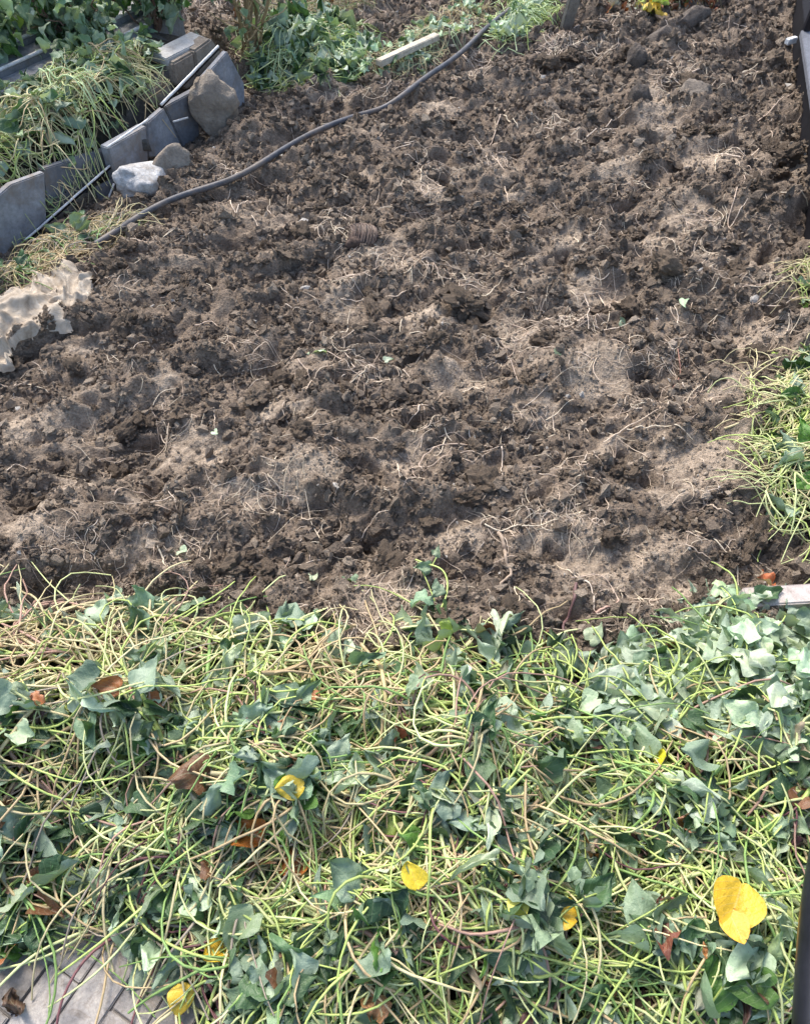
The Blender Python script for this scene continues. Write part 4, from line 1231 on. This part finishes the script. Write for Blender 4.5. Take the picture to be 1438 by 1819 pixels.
def cloth(name, left, right, zs, seed, parent, n=90, m=56, amp=0.03):
    """crumpled sheet between two edges given as photo spots on the soil"""
    A = smooth_path([(*G(*p)[:2], 0) for p in left], n); B = smooth_path([(*G(*p)[:2], 0) for p in right], n)
    v = np.linspace(0, 1, m)[None, :, None]
    P = A[:, None] * (1 - v) + B[:, None] * v
    x, y = P[..., 0], P[..., 1]
    vv = np.broadcast_to(v[..., 0], x.shape); uu = np.linspace(0, 1, n)[:, None] * np.ones_like(vv)
    edge = np.sin(np.pi * np.clip(vv, 0, 1)) ** 0.6
    o = seed * 3.7
    w1 = perlin(uu * 2.3 + o, vv * 1.7 + o, seed); w2 = perlin(uu * 3.1 + o, vv * 2.9, seed + 1)
    ph = np.pi * (1.7 * uu + 0.7 * vv + 0.8 * w1); ph2 = np.pi * (1.3 * vv - 1.8 * uu + 0.9 * w2)
    fold = 0.75 * (1 - np.abs(np.sin(ph))) ** 1.4 + 0.5 * (1 - np.abs(np.sin(ph2))) ** 1.6 + 0.25 * w2 + 0.22 * (1 - np.abs(np.sin(ph * 2.1 - ph2 * 0.7)))
    z = soil_h(x, y) * 0.3 + 0.015 + np.interp(uu, np.linspace(0, 1, len(zs)), zs) * edge + amp * fold * (0.5 + 0.5 * edge)
    x = x + 0.02 * perlin(uu * 4, vv * 2 + o, seed + 3); y = y + 0.02 * perlin(uu * 4 + o, vv * 2, seed + 4)
    V = np.stack([x, y, z], -1).reshape(-1, 3)
    i = np.arange(n * m).reshape(n, m)
    q = np.ones((n - 1, m - 1), bool)
    hole = perlin(uu * 7 + o, vv * 5, seed + 6)[:-1, :-1]
    rag = (np.minimum(vv, 1 - vv)[:-1, :-1] < 0.03 + 0.05 * perlin(uu * 6, vv * 3, seed + 7)[:-1, :-1]) | (np.minimum(uu, 1 - uu)[:-1, :-1] < 0.03 + 0.05 * perlin(uu * 3, vv * 14, seed + 8)[:-1, :-1])
    q &= ~(hole > 0.8) & ~rag
    F = np.stack([i[:-1, :-1][q], i[:-1, 1:][q], i[1:, 1:][q], i[1:, :-1][q]], 1)
    return link(name, mesh_np(name, V - np.array(parent.location), F, M_SACK), parent)
sack = empty('torn_sack', tuple(G(70, 540))); tag(sack, 'torn beige woven plastic sack crumpled on the soil at the left edge', 'sack')
cloth('sack_flap', [(55, 500), (118, 486), (175, 510)], [(72, 575), (135, 575), (182, 540)], [0.02, 0.05, 0.03], 201, sack, amp=0.03)
cloth('sack_body', [(-60, 590), (-10, 560), (40, 535), (100, 505)], [(-30, 665), (25, 640), (75, 612), (135, 598)], [0.03, 0.05, 0.05, 0.03], 211, sack, amp=0.038)
sk2 = empty('sack_scrap', tuple(G(8, 640))); tag(sk2, 'small white scrap of sack below the torn sack at the left edge', 'sack scrap')
cloth('scrap', [(-25, 615), (10, 612), (24, 640)], [(-25, 665), (5, 668), (30, 662)], [0.01, 0.03, 0.01], 221, sk2, 30, 20, amp=0.03)
sk3 = empty('sack_scrap', tuple(G(0, 600))); tag(sk3, 'dirty pale sack corner poking in at the left edge', 'sack scrap')
cloth('scrap', [(-40, 585), (0, 578), (14, 585)], [(-40, 625), (-5, 622), (12, 606)], [0.01, 0.03, 0.01], 231, sk3, 30, 20, amp=0.03)

# ------------------------------------------------------------------ roots on the soil
ROOTS = [
 ([(508, 655), (544, 615), (562, 577)], 1.6), ([(577, 632), (595, 621), (621, 617), (617, 598), (614, 570), (622, 553)], 1.6),
 ([(584, 643), (626, 662), (655, 669), (678, 636)], 1.7), ([(655, 669), (684, 685)], 1.4), ([(549, 728), (563, 699), (595, 675), (624, 661)], 1.4),
 ([(577, 695), (609, 701), (643, 682), (655, 669)], 1.6), ([(532, 659), (549, 688), (560, 713)], 1.5), ([(605, 539), (659, 539)], 1.9),
 ([(685, 541), (706, 537), (734, 518), (748, 529)], 2.2), ([(848, 529), (869, 534), (887, 508), (900, 501)], 1.8),
 ([(873, 800), (782, 810), (751, 831), (748, 855), (769, 855), (817, 826), (880, 817), (894, 800)], 1.9), ([(887, 800), (892, 830), (890, 859)], 1.9),
 ([(706, 842), (709, 869), (723, 890)], 2.2), ([(709, 869), (748, 879)], 1.7), ([(699, 737), (734, 737), (772, 749)], 2.0), ([(750, 727), (740, 755), (720, 765)], 1.9),
 ([(699, 737), (702, 765), (714, 766)], 1.3), ([(878, 200), (890, 212), (918, 235)], 2.8), ([(898, 192), (888, 215), (868, 265)], 2.6),
 ([(1018, 270), (1048, 250), (1090, 215), (1113, 217)], 2.6), ([(1068, 252), (1113, 230)], 2.3), ([(1300, 155), (1350, 132)], 2.8), ([(1298, 140), (1296, 160), (1310, 182)], 2.4),
 ([(1263, 275), (1298, 292), (1338, 300)], 2.6), ([(1328, 290), (1368, 262), (1363, 245)], 2.5), ([(1368, 382), (1430, 380)], 2.8), ([(1293, 375), (1283, 415), (1298, 435)], 2.0),
 ([(1290, 415), (1313, 390)], 1.8), ([(895, 340), (905, 378)], 2.2), ([(1093, 75), (1093, 110)], 2.2), ([(1343, 220), (1375, 200), (1408, 180)], 2.8),
 ([(1036, 526), (1051, 544), (1039, 583), (1040, 603)], 2.2), ([(997, 600), (1031, 586), (1067, 560)], 1.9), ([(1067, 522), (1081, 544), (1075, 589)], 1.8), ([(1081, 543), (1099, 514)], 1.7),
 ([(1047, 594), (1095, 589), (1128, 589)], 1.9), ([(1120, 567), (1142, 535)], 1.6), ([(1195, 625), (1209, 661), (1200, 692), (1184, 708)], 2.0),
 ([(1025, 758), (1039, 756), (1053, 739)], 2.0), ([(1028, 742), (1043, 772)], 2.0), ([(1067, 795), (1108, 772), (1142, 761), (1168, 745)], 1.9),
 ([(1108, 775), (1150, 777), (1192, 786), (1222, 797)], 1.7), ([(960, 643), (983, 658)], 1.6), ([(1203, 586), (1192, 556)], 2.0), ([(1011, 770), (1006, 798)], 1.7),
 ([(858, 946), (883, 956), (906, 950), (938, 950), (986, 942)], 1.8), ([(1008, 1041), (1050, 1028), (1072, 1041), (1096, 1073)], 1.6),
 ([(1030, 1041), (1048, 1057), (1050, 1098), (1094, 1079)], 1.8), ([(918, 1066), (941, 1076), (944, 1087)], 1.8), ([(912, 1047), (915, 1092), (910, 1108)], 1.4),
 ([(219, 912), (239, 885), (277, 883), (304, 870)], 1.8), ([(270, 923), (285, 908), (316, 897)], 1.6), ([(73, 900), (100, 889), (92, 873), (150, 878)], 1.5),
 ([(289, 989), (300, 1023), (327, 993)], 1.8), ([(348, 585), (377, 581), (397, 600)], 2.0), ([(15, 850), (35, 823), (50, 835)], 1.4), ([(385, 727), (386, 785)], 1.8),
 ([(385, 727), (358, 766)], 1.5), ([(495, 205), (510, 222), (522, 245)], 2.4), ([(410, 360), (418, 398), (440, 356)], 2.4), ([(450, 400), (470, 420), (490, 436)], 1.8),
 ([(822, 700), (840, 690), (860, 702)], 1.6), ([(905, 650), (925, 690), (915, 720)], 1.6), ([(1340, 545), (1385, 552), (1430, 540)], 2.0), ([(1240, 900), (1262, 925), (1290, 932)], 1.9),
 ([(1180, 935), (1230, 950), (1300, 1000), (1310, 1040)], 1.8), ([(1207, 985), (1245, 1000), (1275, 1010)], 2.0), ([(640, 950), (655, 930), (690, 925)], 1.6), ([(450, 640), (475, 628), (490, 636)], 1.5)]
ROOT_L = {0: 'pale thin root slanting left of the small white leaf', 7: 'straight straw coloured twig lying flat in mid soil',
          10: 'long looping tan root making a narrow hairpin on the soil', 17: 'forked pale root lying below the hose on the far soil',
          37: 'reddish brown hooked root right of the round pale patch', 25: 'straight pale stick touching the black railing',
          40: 'long pale root slanting up over two crossing roots', 45: 'long thin root running level above the thick root stump'}
RPAL = [(0.56, 0.45, 0.34), (0.66, 0.57, 0.43), (0.46, 0.36, 0.28), (0.60, 0.50, 0.40)]
def root_obj(pxs, r_mm, label, col, name='dry_root', cat='root', group='dry roots scattered over the dug soil', fib=0):
    pts = [(*G(a, b)[:2], 0) for a, b in pxs]
    n = max(10, len(pts) * 7)
    Q = smooth_path(pts, n)
    wob = np.random.default_rng(int(pxs[0][0] * 7 + pxs[0][1]))
    Q[1:-1, :2] += np.cumsum(wob.normal(0, 0.0016, (n - 2, 2)), 0) * np.sin(np.linspace(0, np.pi, n - 2))[:, None]
    s = soil_h(Q[:, 0], Q[:, 1])
    sm = s.copy()
    for _ in range(4): sm[1:-1] = (sm[:-2] + 2 * sm[1:-1] + sm[2:]) / 4
    Q[:, 2] = np.maximum(sm, s - 0.004) + r_mm * 0.001 + 0.006
    rr = r_mm * 0.001 * np.linspace(1.15, 0.55, n) * (1 + 0.15 * wob.normal(0, 1, n))
    V, Fq = tubes(Q[None], rr[None], 6)
    V = V[0]; F = [Fq]
    c = Q[n // 2].copy()
    o = link(name, mesh_np(name, V - c, F, M_STEM, np.tile(np.array(col), (len(V), 1))))
    o.location = c
    return tag(o, label, cat, group)
LMK = [((402, 625), 'white leaf left of centre'), ((562, 624), 'torn white leaf'), ((640, 430), 'striped root ball'), ((825, 560), 'biggest dark clods'), ((1060, 675), 'round pale patch'),
       ((1240, 830), 'large pale patch at right'), ((1125, 115), 'cone shaped stone'), ((1225, 165), 'pale brown lump'), ((1215, 537), 'mint leaf scrap'), ((770, 1040), 'green sprig'),
       ((900, 1010), 'thick root stump'), ((1010, 1100), 'purple root'), ((80, 530), 'torn sack'), ((390, 190), 'big boulder'), ((430, 345), 'hose bend'), ((735, 835), 'pale patch below centre'),
       ((915, 600), 'oval pale patch'), ((705, 470), 'pale patch by the root ball'), ((270, 985), 'pale patch at lower left'), ((1380, 850), 'vine bundle at right'), ((1420, 200), 'black railing'), ((383, 768), 'white leaf speck')]
used_l = set()
for i, (p, r) in enumerate(ROOTS):
    lab = ROOT_L.get(i)
    if not lab:
        d = math.dist(p[0], p[-1]); run = sum(math.dist(p[k], p[k + 1]) for k in range(len(p) - 1))
        m_ = p[len(p) // 2] if len(p) > 2 else ((p[0][0] + p[1][0]) / 2, (p[0][1] + p[1][1]) / 2)
        dx, dy = p[-1][0] - p[0][0], p[-1][1] - p[0][1]
        orient = 'level' if abs(dy) < 0.35 * abs(dx) else 'upright' if abs(dx) < 0.35 * abs(dy) else 'rising to the right' if dx * dy < 0 else 'falling to the right'
        size = 'short' if run < 45 else 'long' if run > 95 else 'medium'
        shape = 'bent' if run > 1.08 * d else 'straight'
        for _, (q, nm) in sorted((math.dist(m_, q), (q, nm)) for q, nm in LMK):
            ex, ey = m_[0] - q[0], m_[1] - q[1]
            rel = ('right of' if ex > 0 else 'left of') if abs(ex) > abs(ey) else ('below' if ey > 0 else 'above')
            lab = f'{size} {shape} tan root, {orient}, {rel} the {nm}'
            if lab not in used_l: break
    used_l.add(lab)
    root_obj(p, r * 1.15, lab, RPAL[i % 4] if i != 37 else (0.30, 0.16, 0.12))
root_obj([(883, 958), (896, 980), (902, 1002), (912, 1034), (890, 1044), (880, 1066)], 5.5, 'thick knobbly brown root stump bending down towards the vine heap', (0.30, 0.23, 0.17), group=None)
root_obj([(1018, 1050), (1011, 1092), (998, 1118), (1013, 1169)], 4.0, 'purple brown root hanging down from a dark hole', (0.16, 0.09, 0.085), group=None)
root_obj([(1050, 1098), (1075, 1090), (1096, 1076)], 4.0, 'short pale pink root near the vine heap edge', (0.45, 0.30, 0.24), group=None)

# finer roots: pieces of the soil surface, then litter
gr = np.random.default_rng(77)
nR = 7000
nc_ = 620
cy_ = 0.75 + 5.2 * gr.random(nc_) ** 1.5; cx_ = gr.uniform(-1, 1, nc_) * (0.6 + 0.46 * cy_)
ci_ = gr.choice(nc_, nR, p=(lambda w: w / w.sum())(gr.exponential(1, nc_) ** 1.5))
yy = cy_[ci_] + gr.normal(0, 0.035, nR); xx = cx_[ci_] + gr.normal(0, 0.05, nR)
Kr = 9
far = 1 + 0.22 * np.maximum(0, yy - 1.2)
Xr, Yr, _ = walk(xx, yy, gr.uniform(0, 6.28, nR), gr.gamma(2.2, 0.022, nR) * far + 0.01, Kr, gr.normal(0, 9, nR), np.full(nR, 0.3), gr)
sh = soil_h(Xr, Yr)
Zr = sh.copy()
for _ in range(3): Zr[:, 1:-1] = (Zr[:, :-2] + 2 * Zr[:, 1:-1] + Zr[:, 2:]) / 4
Zr = np.maximum(Zr, sh - 0.005) + 0.003 + gr.uniform(0, 0.008, (nR, 1)) * np.sin(np.linspace(0, np.pi, Kr))[None]
Rr = (gr.uniform(0.0005, 0.0014, nR) * far)[:, None] * np.linspace(1.2, 0.5, Kr)[None]
VR, FR = tubes(np.stack([Xr, Yr, Zr], -1), Rr, 5)
CR = np.array([RPAL[i] for i in gr.integers(0, 4, nR)]) * gr.uniform(0.6, 1.25, (nR, 1))
ordr = np.argsort(-Rr[:, 0] / far)
for i in ordr[:290]:
    link('fine_root', mesh_np('fine_root', VR[i], FR, M_STEM, np.repeat(CR[i:i + 1], VR.shape[1], 0)), SOIL)
V, Fm = merge(VR[ordr[290:]], FR)
tag(link('root_litter', mesh_np('root_litter', V, Fm, M_STEM, np.repeat(CR[ordr[290:]], VR.shape[1], 0)), SOIL), kind='stuff')

# the fibrous tuft half buried in the soil
fb = G(640, 440); fb[2] = float(soil_h(fb[0], fb[1]))
tuft = empty('root_tuft', tuple(fb)); tag(tuft, 'brown striped fibrous root ball half buried in mid soil', 'root ball')
core = lump_mesh('core', 4, 350, simple_mat('fibre_core', (0.05, 0.035, 0.028), (0.13, 0.09, 0.07), 60, 0.95, 0.8, 0.01), (0.075, 0.06, 0.05), 0.3, 2)
o = place('core', core, (0, 0, 0.012), (1, 1, 1), (0, 0, 0.3), tuft)
gt = np.random.default_rng(9)
nf = 90; Kf = 16
th = np.linspace(-0.15 * np.pi, 1.0 * np.pi, Kf)[None] + gt.normal(0, 0.12, (nf, 1))
off = gt.uniform(-0.06, 0.05, (nf, 1))
rad_ = np.sqrt(np.clip(1 - (off / 0.082) ** 2, 0.1, 1)) * 0.062 + gt.normal(0, 0.002, (nf, 1))
xx_ = off + 0.02 * np.sin(th * 1.3) + gt.normal(0, 0.0015, (nf, Kf)); yy_ = -np.cos(th) * rad_; zz_ = np.sin(th) * rad_ * 0.95 + 0.008
V, Fq = tubes(np.stack([xx_, yy_, zz_], -1), np.full((nf, Kf), 0.0013) * gt.uniform(0.6, 1.4, (nf, 1)), 4)
Vm, Fm = merge(V, Fq)
cc = np.array([(0.13, 0.09, 0.07), (0.24, 0.18, 0.14), (0.06, 0.045, 0.04), (0.18, 0.125, 0.10)])[gt.integers(0, 4, nf)]
tag(link('fibres', mesh_np('fibres', Vm, Fm, M_STEM, np.repeat(cc, V.shape[1], 0)), tuft), kind='stuff')

# ------------------------------------------------------------------ single leaves lying about
def one_leaf(px, py, z, size, kind, label, yaw, seed, pitch=0.0, roll=0.0, fold=0.3, name='fallen_leaf', crump=1.0, group=None, col=None, calm=1.0):
    g = np.random.default_rng(seed)
    V, F, uv = leaf_batch(1, g, size, np.array([fold]), crump=crump * (0.5 if kind == 'yellow' else 1), calm=calm, rnd=kind in ('yellow', 'rust', 'brown'))
    p = G(px, py, z)
    c = leaf_cols([kind], g, V.shape[1]) if col is None else np.tile(col, (V.shape[1], 1))
    V = V[0] - V[0].mean(0)
    o = link(name, mesh_np(name, V, F, M_LEAF, c, uv))
    o.location = (p[0], p[1], z); o.rotation_euler = Matrix(rot_mats(np.array([yaw]), np.array([pitch]), np.array([roll]))[0].tolist()).to_euler()
    return tag(o, label, 'leaf', group)
def hz(px, py, up=0.02):
    z = 0.08
    for _ in range(3):
        p = G(px, py, z); z = float(main_ground(p[0], p[1]) + H_main(np.array(p[0]), np.array(p[1]))) + up
    return z + 0.012
YEL = (0.80, 0.50, 0.035)
one_leaf(1306, 1608, hz(1306, 1608, 0.06), 0.088, 'yellow', 'large bright yellow leaf on the vine heap at lower right', 2.6, 1, 0.1, -0.1, 0.25, crump=0.25, calm=0.25, col=(0.74, 0.47, 0.03))
one_leaf(1306, 1645, hz(1306, 1645, 0.048), 0.06, 'yellow', 'orange yellow leaf half tucked under the large yellow leaf', 3.3, 2, 0.1, 0.2, 0.2, crump=0.4, calm=0.3, col=(0.68, 0.36, 0.04))
one_leaf(1163, 1348, hz(1163, 1348, 0.03), 0.065, 'yellow', 'folded lime yellow leaf standing on the heap at right', 2.8, 3, 0.9, 0.2, 0.9, col=(0.62, 0.58, 0.03))
one_leaf(996, 1622, hz(996, 1622, 0.025), 0.055, 'yellow', 'yellow leaf left of the big yellow one', 1.2, 4, 0.2, 0.1, 0.3, col=YEL)
one_leaf(733, 1555, hz(733, 1555, 0.02), 0.045, 'yellow', 'small mustard yellow leaf low in the middle of the heap', 0.3, 5, 0.2, 0.3, 0.5, col=(0.60, 0.48, 0.05))
one_leaf(515, 1398, hz(515, 1398, 0.02), 0.055, 'yellow', 'dull yellow leaf half hidden left of centre', 1.7, 6, 0.2, 0.1, 0.3, col=(0.55, 0.42, 0.05))
one_leaf(384, 1690, hz(384, 1690, 0.03), 0.048, 'yellow', 'yellow leaf tip among pale leaves at lower left', 2.2, 7, 0.3, 0.1, 0.4, col=YEL)
one_leaf(320, 1775, 0.04, 0.05, 'yellow', 'yellow and brown leaf lying by the paving edge', 3.3, 8, 0.1, 0.1, 0.3, col=(0.80, 0.55, 0.06))
one_leaf(918, 1605, hz(918, 1605, 0.02), 0.04, 'yellow', 'small pale yellow leaf among lime stalks', 0.6, 9, 0.1, 0.1, 0.3, col=(0.62, 0.62, 0.12))
one_leaf(730, 1128, 0.05, 0.05, 'lime', 'pale lime leaf at the upper edge of the heap', 2.9, 10, 0.1, 0.0, 0.2, col=(0.42, 0.50, 0.13))
one_leaf(708, 1318, hz(708, 1318, 0.03), 0.07, 'rust', 'crumpled dark rust leaf in the middle of the heap', 0.4, 11, 0.5, 0.2, 0.9, crump=3, col=(0.30, 0.10, 0.05))
one_leaf(495, 1298, hz(495, 1298, 0.03), 0.05, 'rust', 'crumpled light orange brown leaf left of centre', 1.4, 12, 0.4, 0.2, 0.7, crump=3, col=(0.48, 0.20, 0.10))
one_leaf(438, 1478, hz(438, 1478, 0.02), 0.06, 'rust', 'orange brown dead leaf under crossing stalks', 1.0, 13, 0.2, 0.2, 0.5, crump=2.4, col=(0.40, 0.14, 0.03))
one_leaf(520, 1538, hz(520, 1538, 0.02), 0.055, 'rust', 'rust brown leaf lying flat right of the pale leaves', 2.0, 14, 0.2, 0.0, 0.3, crump=2, col=(0.34, 0.12, 0.03))
one_leaf(850, 1705, hz(850, 1705, 0.03), 0.07, 'rust', 'long crumpled maroon leaf low in the heap', 0.1, 15, 0.5, 0.2, 1.0, crump=3, col=(0.22, 0.06, 0.035))
one_leaf(665, 1780, hz(665, 1780, 0.02), 0.06, 'rust', 'tan brown withered leaf at the bottom edge', 0.2, 16, 0.3, 0.2, 0.7, crump=2.6, col=(0.50, 0.26, 0.13))
one_leaf(1228, 1203, 0.07, 0.05, 'rust', 'orange withered leaf on the mat of pale leaves', 0.5, 17, 0.4, 0.2, 0.8, crump=3, col=(0.62, 0.27, 0.08))
one_leaf(1182, 1158, 0.06, 0.05, 'rust', 'pinkish brown withered leaf above the orange one', 0.9, 18, 0.3, 0.2, 0.6, crump=3, col=(0.48, 0.26, 0.16))
one_leaf(1361, 1028, 0.05, 0.055, 'rust', 'folded orange brown leaf lying on soil above the plank', 1.5, 19, 0.2, 0.1, 0.5, crump=2, col=(0.42, 0.13, 0.05))
one_leaf(1185, 1665, hz(1185, 1665, 0.02), 0.06, 'brown', 'dark reddish leaf below the yellow pair', 2.4, 20, 0.3, 0.2, 0.7, crump=3, col=(0.17, 0.06, 0.04))
one_leaf(1220, 1460, hz(1220, 1460, 0.02), 0.05, 'brown', 'curled brown leaf right of centre under stalks', 1.4, 21, 0.3, 0.2, 0.7, crump=3, col=(0.26, 0.12, 0.07))
one_leaf(1180, 1600, hz(1180, 1600, 0.025), 0.03, 'brown', 'tight reddish bud of dry leaf by the yellow leaf', 1.4, 22, 0.3, 0.2, 1.1, crump=4, col=(0.30, 0.10, 0.09))
one_leaf(1415, 1495, hz(1415, 1495, 0.03), 0.045, 'plum', 'blackish plum withered leaf at the right edge', 1.4, 23, 0.3, 0.2, 0.9, crump=4, col=(0.06, 0.025, 0.03))
one_leaf(1255, 1690, hz(1255, 1690, 0.03), 0.03, 'rust', 'small pink and orange bud leaf above the green leaf', 0.3, 24, 0.6, 0.2, 0.8, crump=3, col=(0.72, 0.32, 0.14))
one_leaf(128, 1410, hz(128, 1410, 0.01), 0.05, 'brown', 'dark brown leaf in the left part of the heap', 0.3, 25, 0.2, 0.2, 0.8, crump=3, col=(0.16, 0.07, 0.045))
one_leaf(66, 1240, hz(66, 1240, 0.02), 0.04, 'rust', 'small rusty leaf near the left edge of the heap', 0.3, 26, 0.2, 0.2, 0.8, crump=3, col=(0.45, 0.20, 0.11))
one_leaf(25, 1780, 0.02, 0.045, 'brown', 'brown curled leaf lying on the paving at far left', 0.3, 27, 0.2, 0.2, 0.8, crump=3, col=(0.14, 0.08, 0.055))
# pale leaves that catch the eye on the heap
NOT = [(200, 1465, 0.085, 'mint', 1.4, 'pale mint leaf pointing left on the left part of the heap'), (28, 1302, 0.075, 'mint', 1.2, 'pale folded leaf at the left edge of the heap'),
       (450, 1178, 0.06, 'mint', 0.3, 'whitish crumpled leaf on the upper part of the heap'), (310, 1190, 0.06, 'mint', 1.4, 'pale leaf with a dark twin on the upper left heap'),
       (345, 1585, 0.085, 'mint', 0.4, 'upright pale leaf above the group of pale leaves'), (400, 1630, 0.095, 'mint', 2.9, 'largest pale leaf of the group at lower left'),
       (425, 1655, 0.085, 'pale', 2.5, 'grey green leaf right of the largest pale leaf'), (365, 1655, 0.08, 'pale', 3.4, 'ribbed pale leaf with a light centre at lower left'),
       (570, 1700, 0.11, 'dark', 3.4, 'large dark green leaf in the lower middle of the heap'), (675, 1480, 0.085, 'lime', 2.6, 'spotted olive leaf in the middle of the heap'),
       (110, 1520, 0.085, 'pale', 3.1, 'drooping grey green leaf at the left of the heap'), (1265, 1735, 0.11, 'fresh', 0.1, 'fresh green pointed leaf at lower right'),
       (1330, 1755, 0.10, 'fresh', 1.4, 'broad fresh green leaf left of the black tube'), (1325, 1712, 0.085, 'mint', 2.2, 'pale twin lobed leaf below the orange yellow leaf'),
       (1375, 1490, 0.09, 'mint', 3.4, 'pale leaf with light veins near the right edge'), (1080, 1410, 0.09, 'pale', 2.8, 'grey green leaf hanging right of centre'),
       (905, 1420, 0.08, 'mint', 2.6, 'pale leaf in the centre of the heap'), (850, 1385, 0.10, 'mid', 3.0, 'large folded green leaf at the centre of the heap'),
       (1040, 1255, 0.075, 'mint', 2.0, 'round pale leaf above the bright stalks'), (1115, 1530, 0.09, 'pale', 3.0, 'wrinkled blue green leaf right of centre'),
       (940, 1640, 0.085, 'pale', 3.6, 'two toned grey leaf left of the small yellow leaf'), (910, 1765, 0.09, 'mid', 2.9, 'green triangular leaf at the bottom edge'),
       (745, 1415, 0.05, 'pale', 1.0, 'small grey leaf in the middle of the heap'), (1000, 1300, 0.10, 'dark', 0.4, 'dark leaf beneath the round pale leaf')]
for k, (px, py, sz_, kd, yw, lb) in enumerate(NOT):
    one_leaf(px, py, hz(px, py, 0.024), sz_ * 0.85, kd, lb, yw, 600 + k, 0.3 * ((k % 3) - 1), 0.35 * ((k % 4) - 1.5), 0.3 + 0.22 * (k % 4), name='vine_leaf', crump=1.25)
# leaf scraps on the soil
for k, (px, py, s, kd, lb) in enumerate([(402, 625, 0.042, 'mint', 'tiny white leaf on the soil left of centre'), (562, 624, 0.05, 'mint', 'small white torn leaf beside a forked root'),
        (1215, 537, 0.05, 'mint', 'small mint leaf on dark clods at the right'), (383, 768, 0.025, 'mint', 'white speck of leaf under a pair of roots'),
        (690, 638, 0.03, 'mint', 'tiny pale scrap right of the torn white leaf'), (1105, 573, 0.04, 'pale', 'flat green scrap beside crossing roots'),
        (620, 1028, 0.045, 'pale', 'greenish leaf scrap just above the heap'), (555, 1025, 0.03, 'mint', 'white leaf scrap left of the greenish scrap'),
        (325, 978, 0.035, 'mint', 'pale leaf scrap held by straw stalks'), (1057, 1123, 0.05, 'mint', 'pale green leaf flat on soil right of the purple root'),
        (988, 625, 0.03, 'pale', 'pale leaf scrap on a thin curved root'), (1372, 632, 0.05, 'lime', 'lime leaf blade lying on soil at the right')]):
    z = float(soil_h(*G(px, py)[:2])) + 0.02
    one_leaf(px, py, z, s, kd, lb, k * 1.3, 700 + k, 0.3, 0.3, 0.4, name='leaf_scrap')
# the sprig
sp0 = G(770, 1040); sp0[2] = float(soil_h(sp0[0], sp0[1]))
sprig = empty('vine_sprig', tuple(sp0)); tag(sprig, 'single green vine sprig with drooping leaves lying on the soil above the heap', 'sprig')
def sprig_stem(pxs, r):
    Q = smooth_path([(*G(a, b, z)[:2], z) for a, b, z in pxs], 24)
    V, Fq = tubes(Q[None], np.full((1, 24), r), 6)
    link('stalk', mesh_np('stalk', V[0] - sp0, Fq, M_STEM, np.tile([0.45, 0.55, 0.17], (len(V[0]), 1))), sprig)
sprig_stem([(738, 994, 0.06), (760, 1003, 0.08), (788, 1008, 0.09), (797, 1035, 0.08), (792, 1065, 0.07), (775, 1095, 0.06)], 0.0024)
sprig_stem([(742, 998, 0.06), (757, 1030, 0.07), (772, 1068, 0.06)], 0.0017)
sprig_stem([(768, 1003, 0.08), (775, 990, 0.09)], 0.0016)
for k, (px, py, z, s, kd, yw) in enumerate([(771, 985, 0.08, 0.04, 'pale', -0.5), (762, 1008, 0.07, 0.06, 'pale', 1.6), (757, 1058, 0.07, 0.06, 'pale', 2.3), (780, 1040, 0.075, 0.065, 'pale', 2.9), (786, 1080, 0.06, 0.07, 'mid', 3.3), (775, 1085, 0.05, 0.06, 'dark', 2.9)]):
    o = link('leaf', leaf_lib(kd, k, 0.06), sprig)
    p = G(px, py, z); o.location = Vector(p - sp0); o.rotation_euler = (0.2, 0.3 * (-1) ** k, yw); s /= 0.075; o.scale = (s, s, s)

# ------------------------------------------------------------------ the black railing at the upper right and the tube at the lower right
A, B = G(1403, -60, 0.0), G(1441, 480, 0.0)
rail = empty('metal_railing', tuple((A + B) / 2)); tag(rail, 'black painted metal railing standing along the upper right edge', 'railing')
rc = np.array(rail.location)
dr = (B - A); Lr = np.linalg.norm(dr); dr /= Lr; outw = np.array([-dr[1], dr[0], 0])
if outw[0] < 0: outw = -outw
def rbox(name, a, b, w, h, mat):
    d = Vector(b - a)
    me = box_mesh(name, d.length, w, h, mat, 0.003, 2)
    o = link(name, me, rail); o.location = Vector((a + b) / 2 - rc); o.rotation_euler = d.to_track_quat('X', 'Z').to_euler()
up = np.array([0, 0, 1.0])
rbox('bottom_rail', A + outw * 0.01 + up * 0.06, B + outw * 0.01 + up * 0.06, 0.05, 0.16, M_BLACK_E)
rbox('lower_bar', G(1428, 60, 0.2), G(1466, 300, 0.2), 0.045, 0.03, M_BLACK_LIT)  # lit top face of the black rail, painted as a grey bar
rbox('corner_post', G(1428, 60, 0.2), G(1428, 60, 0.2) + up * 0.5, 0.03, 0.03, M_BLACK)
rbox('upper_bar', A + outw * 0.10 + up * 0.55, B + outw * 0.10 + up * 0.55, 0.05, 0.03, M_BLACK)
for k in range(14):
    p = A + dr * (0.25 + k * 0.28) + outw * 0.10
    rbox('post', p + up * 0.2, p + up * 0.54, 0.022, 0.022, M_BLACK)
tubeP = smooth_path([tuple(G(1534, 1330, 0.45)), tuple(G(1500, 1480, 0.45)), tuple(G(1477, 1640, 0.45)), tuple(G(1469, 1840, 0.45)), tuple(G(1469, 2000, 0.45))], 40)
V, Fq = tubes(tubeP[None], np.full((1, 40), 0.045), 24)
hr = empty('handrail', tuple(tubeP[20])); tag(hr, 'glossy black rounded tube crossing the lower right corner', 'handrail')
tube_o = link('tube', mesh_np('tube', V[0] - tubeP[20], Fq, M_BLACK), hr)
V, Fq = tubes((tubeP + np.array([-0.026, 0.0, 0.036]))[None], np.full((1, 40), 0.0035), 8)
link('lit_streak', mesh_np('lit_streak', V[0] - tubeP[20], Fq, M_BLACK_LIT), tube_o)  # streak of light along the black tube, built as a thin grey strip
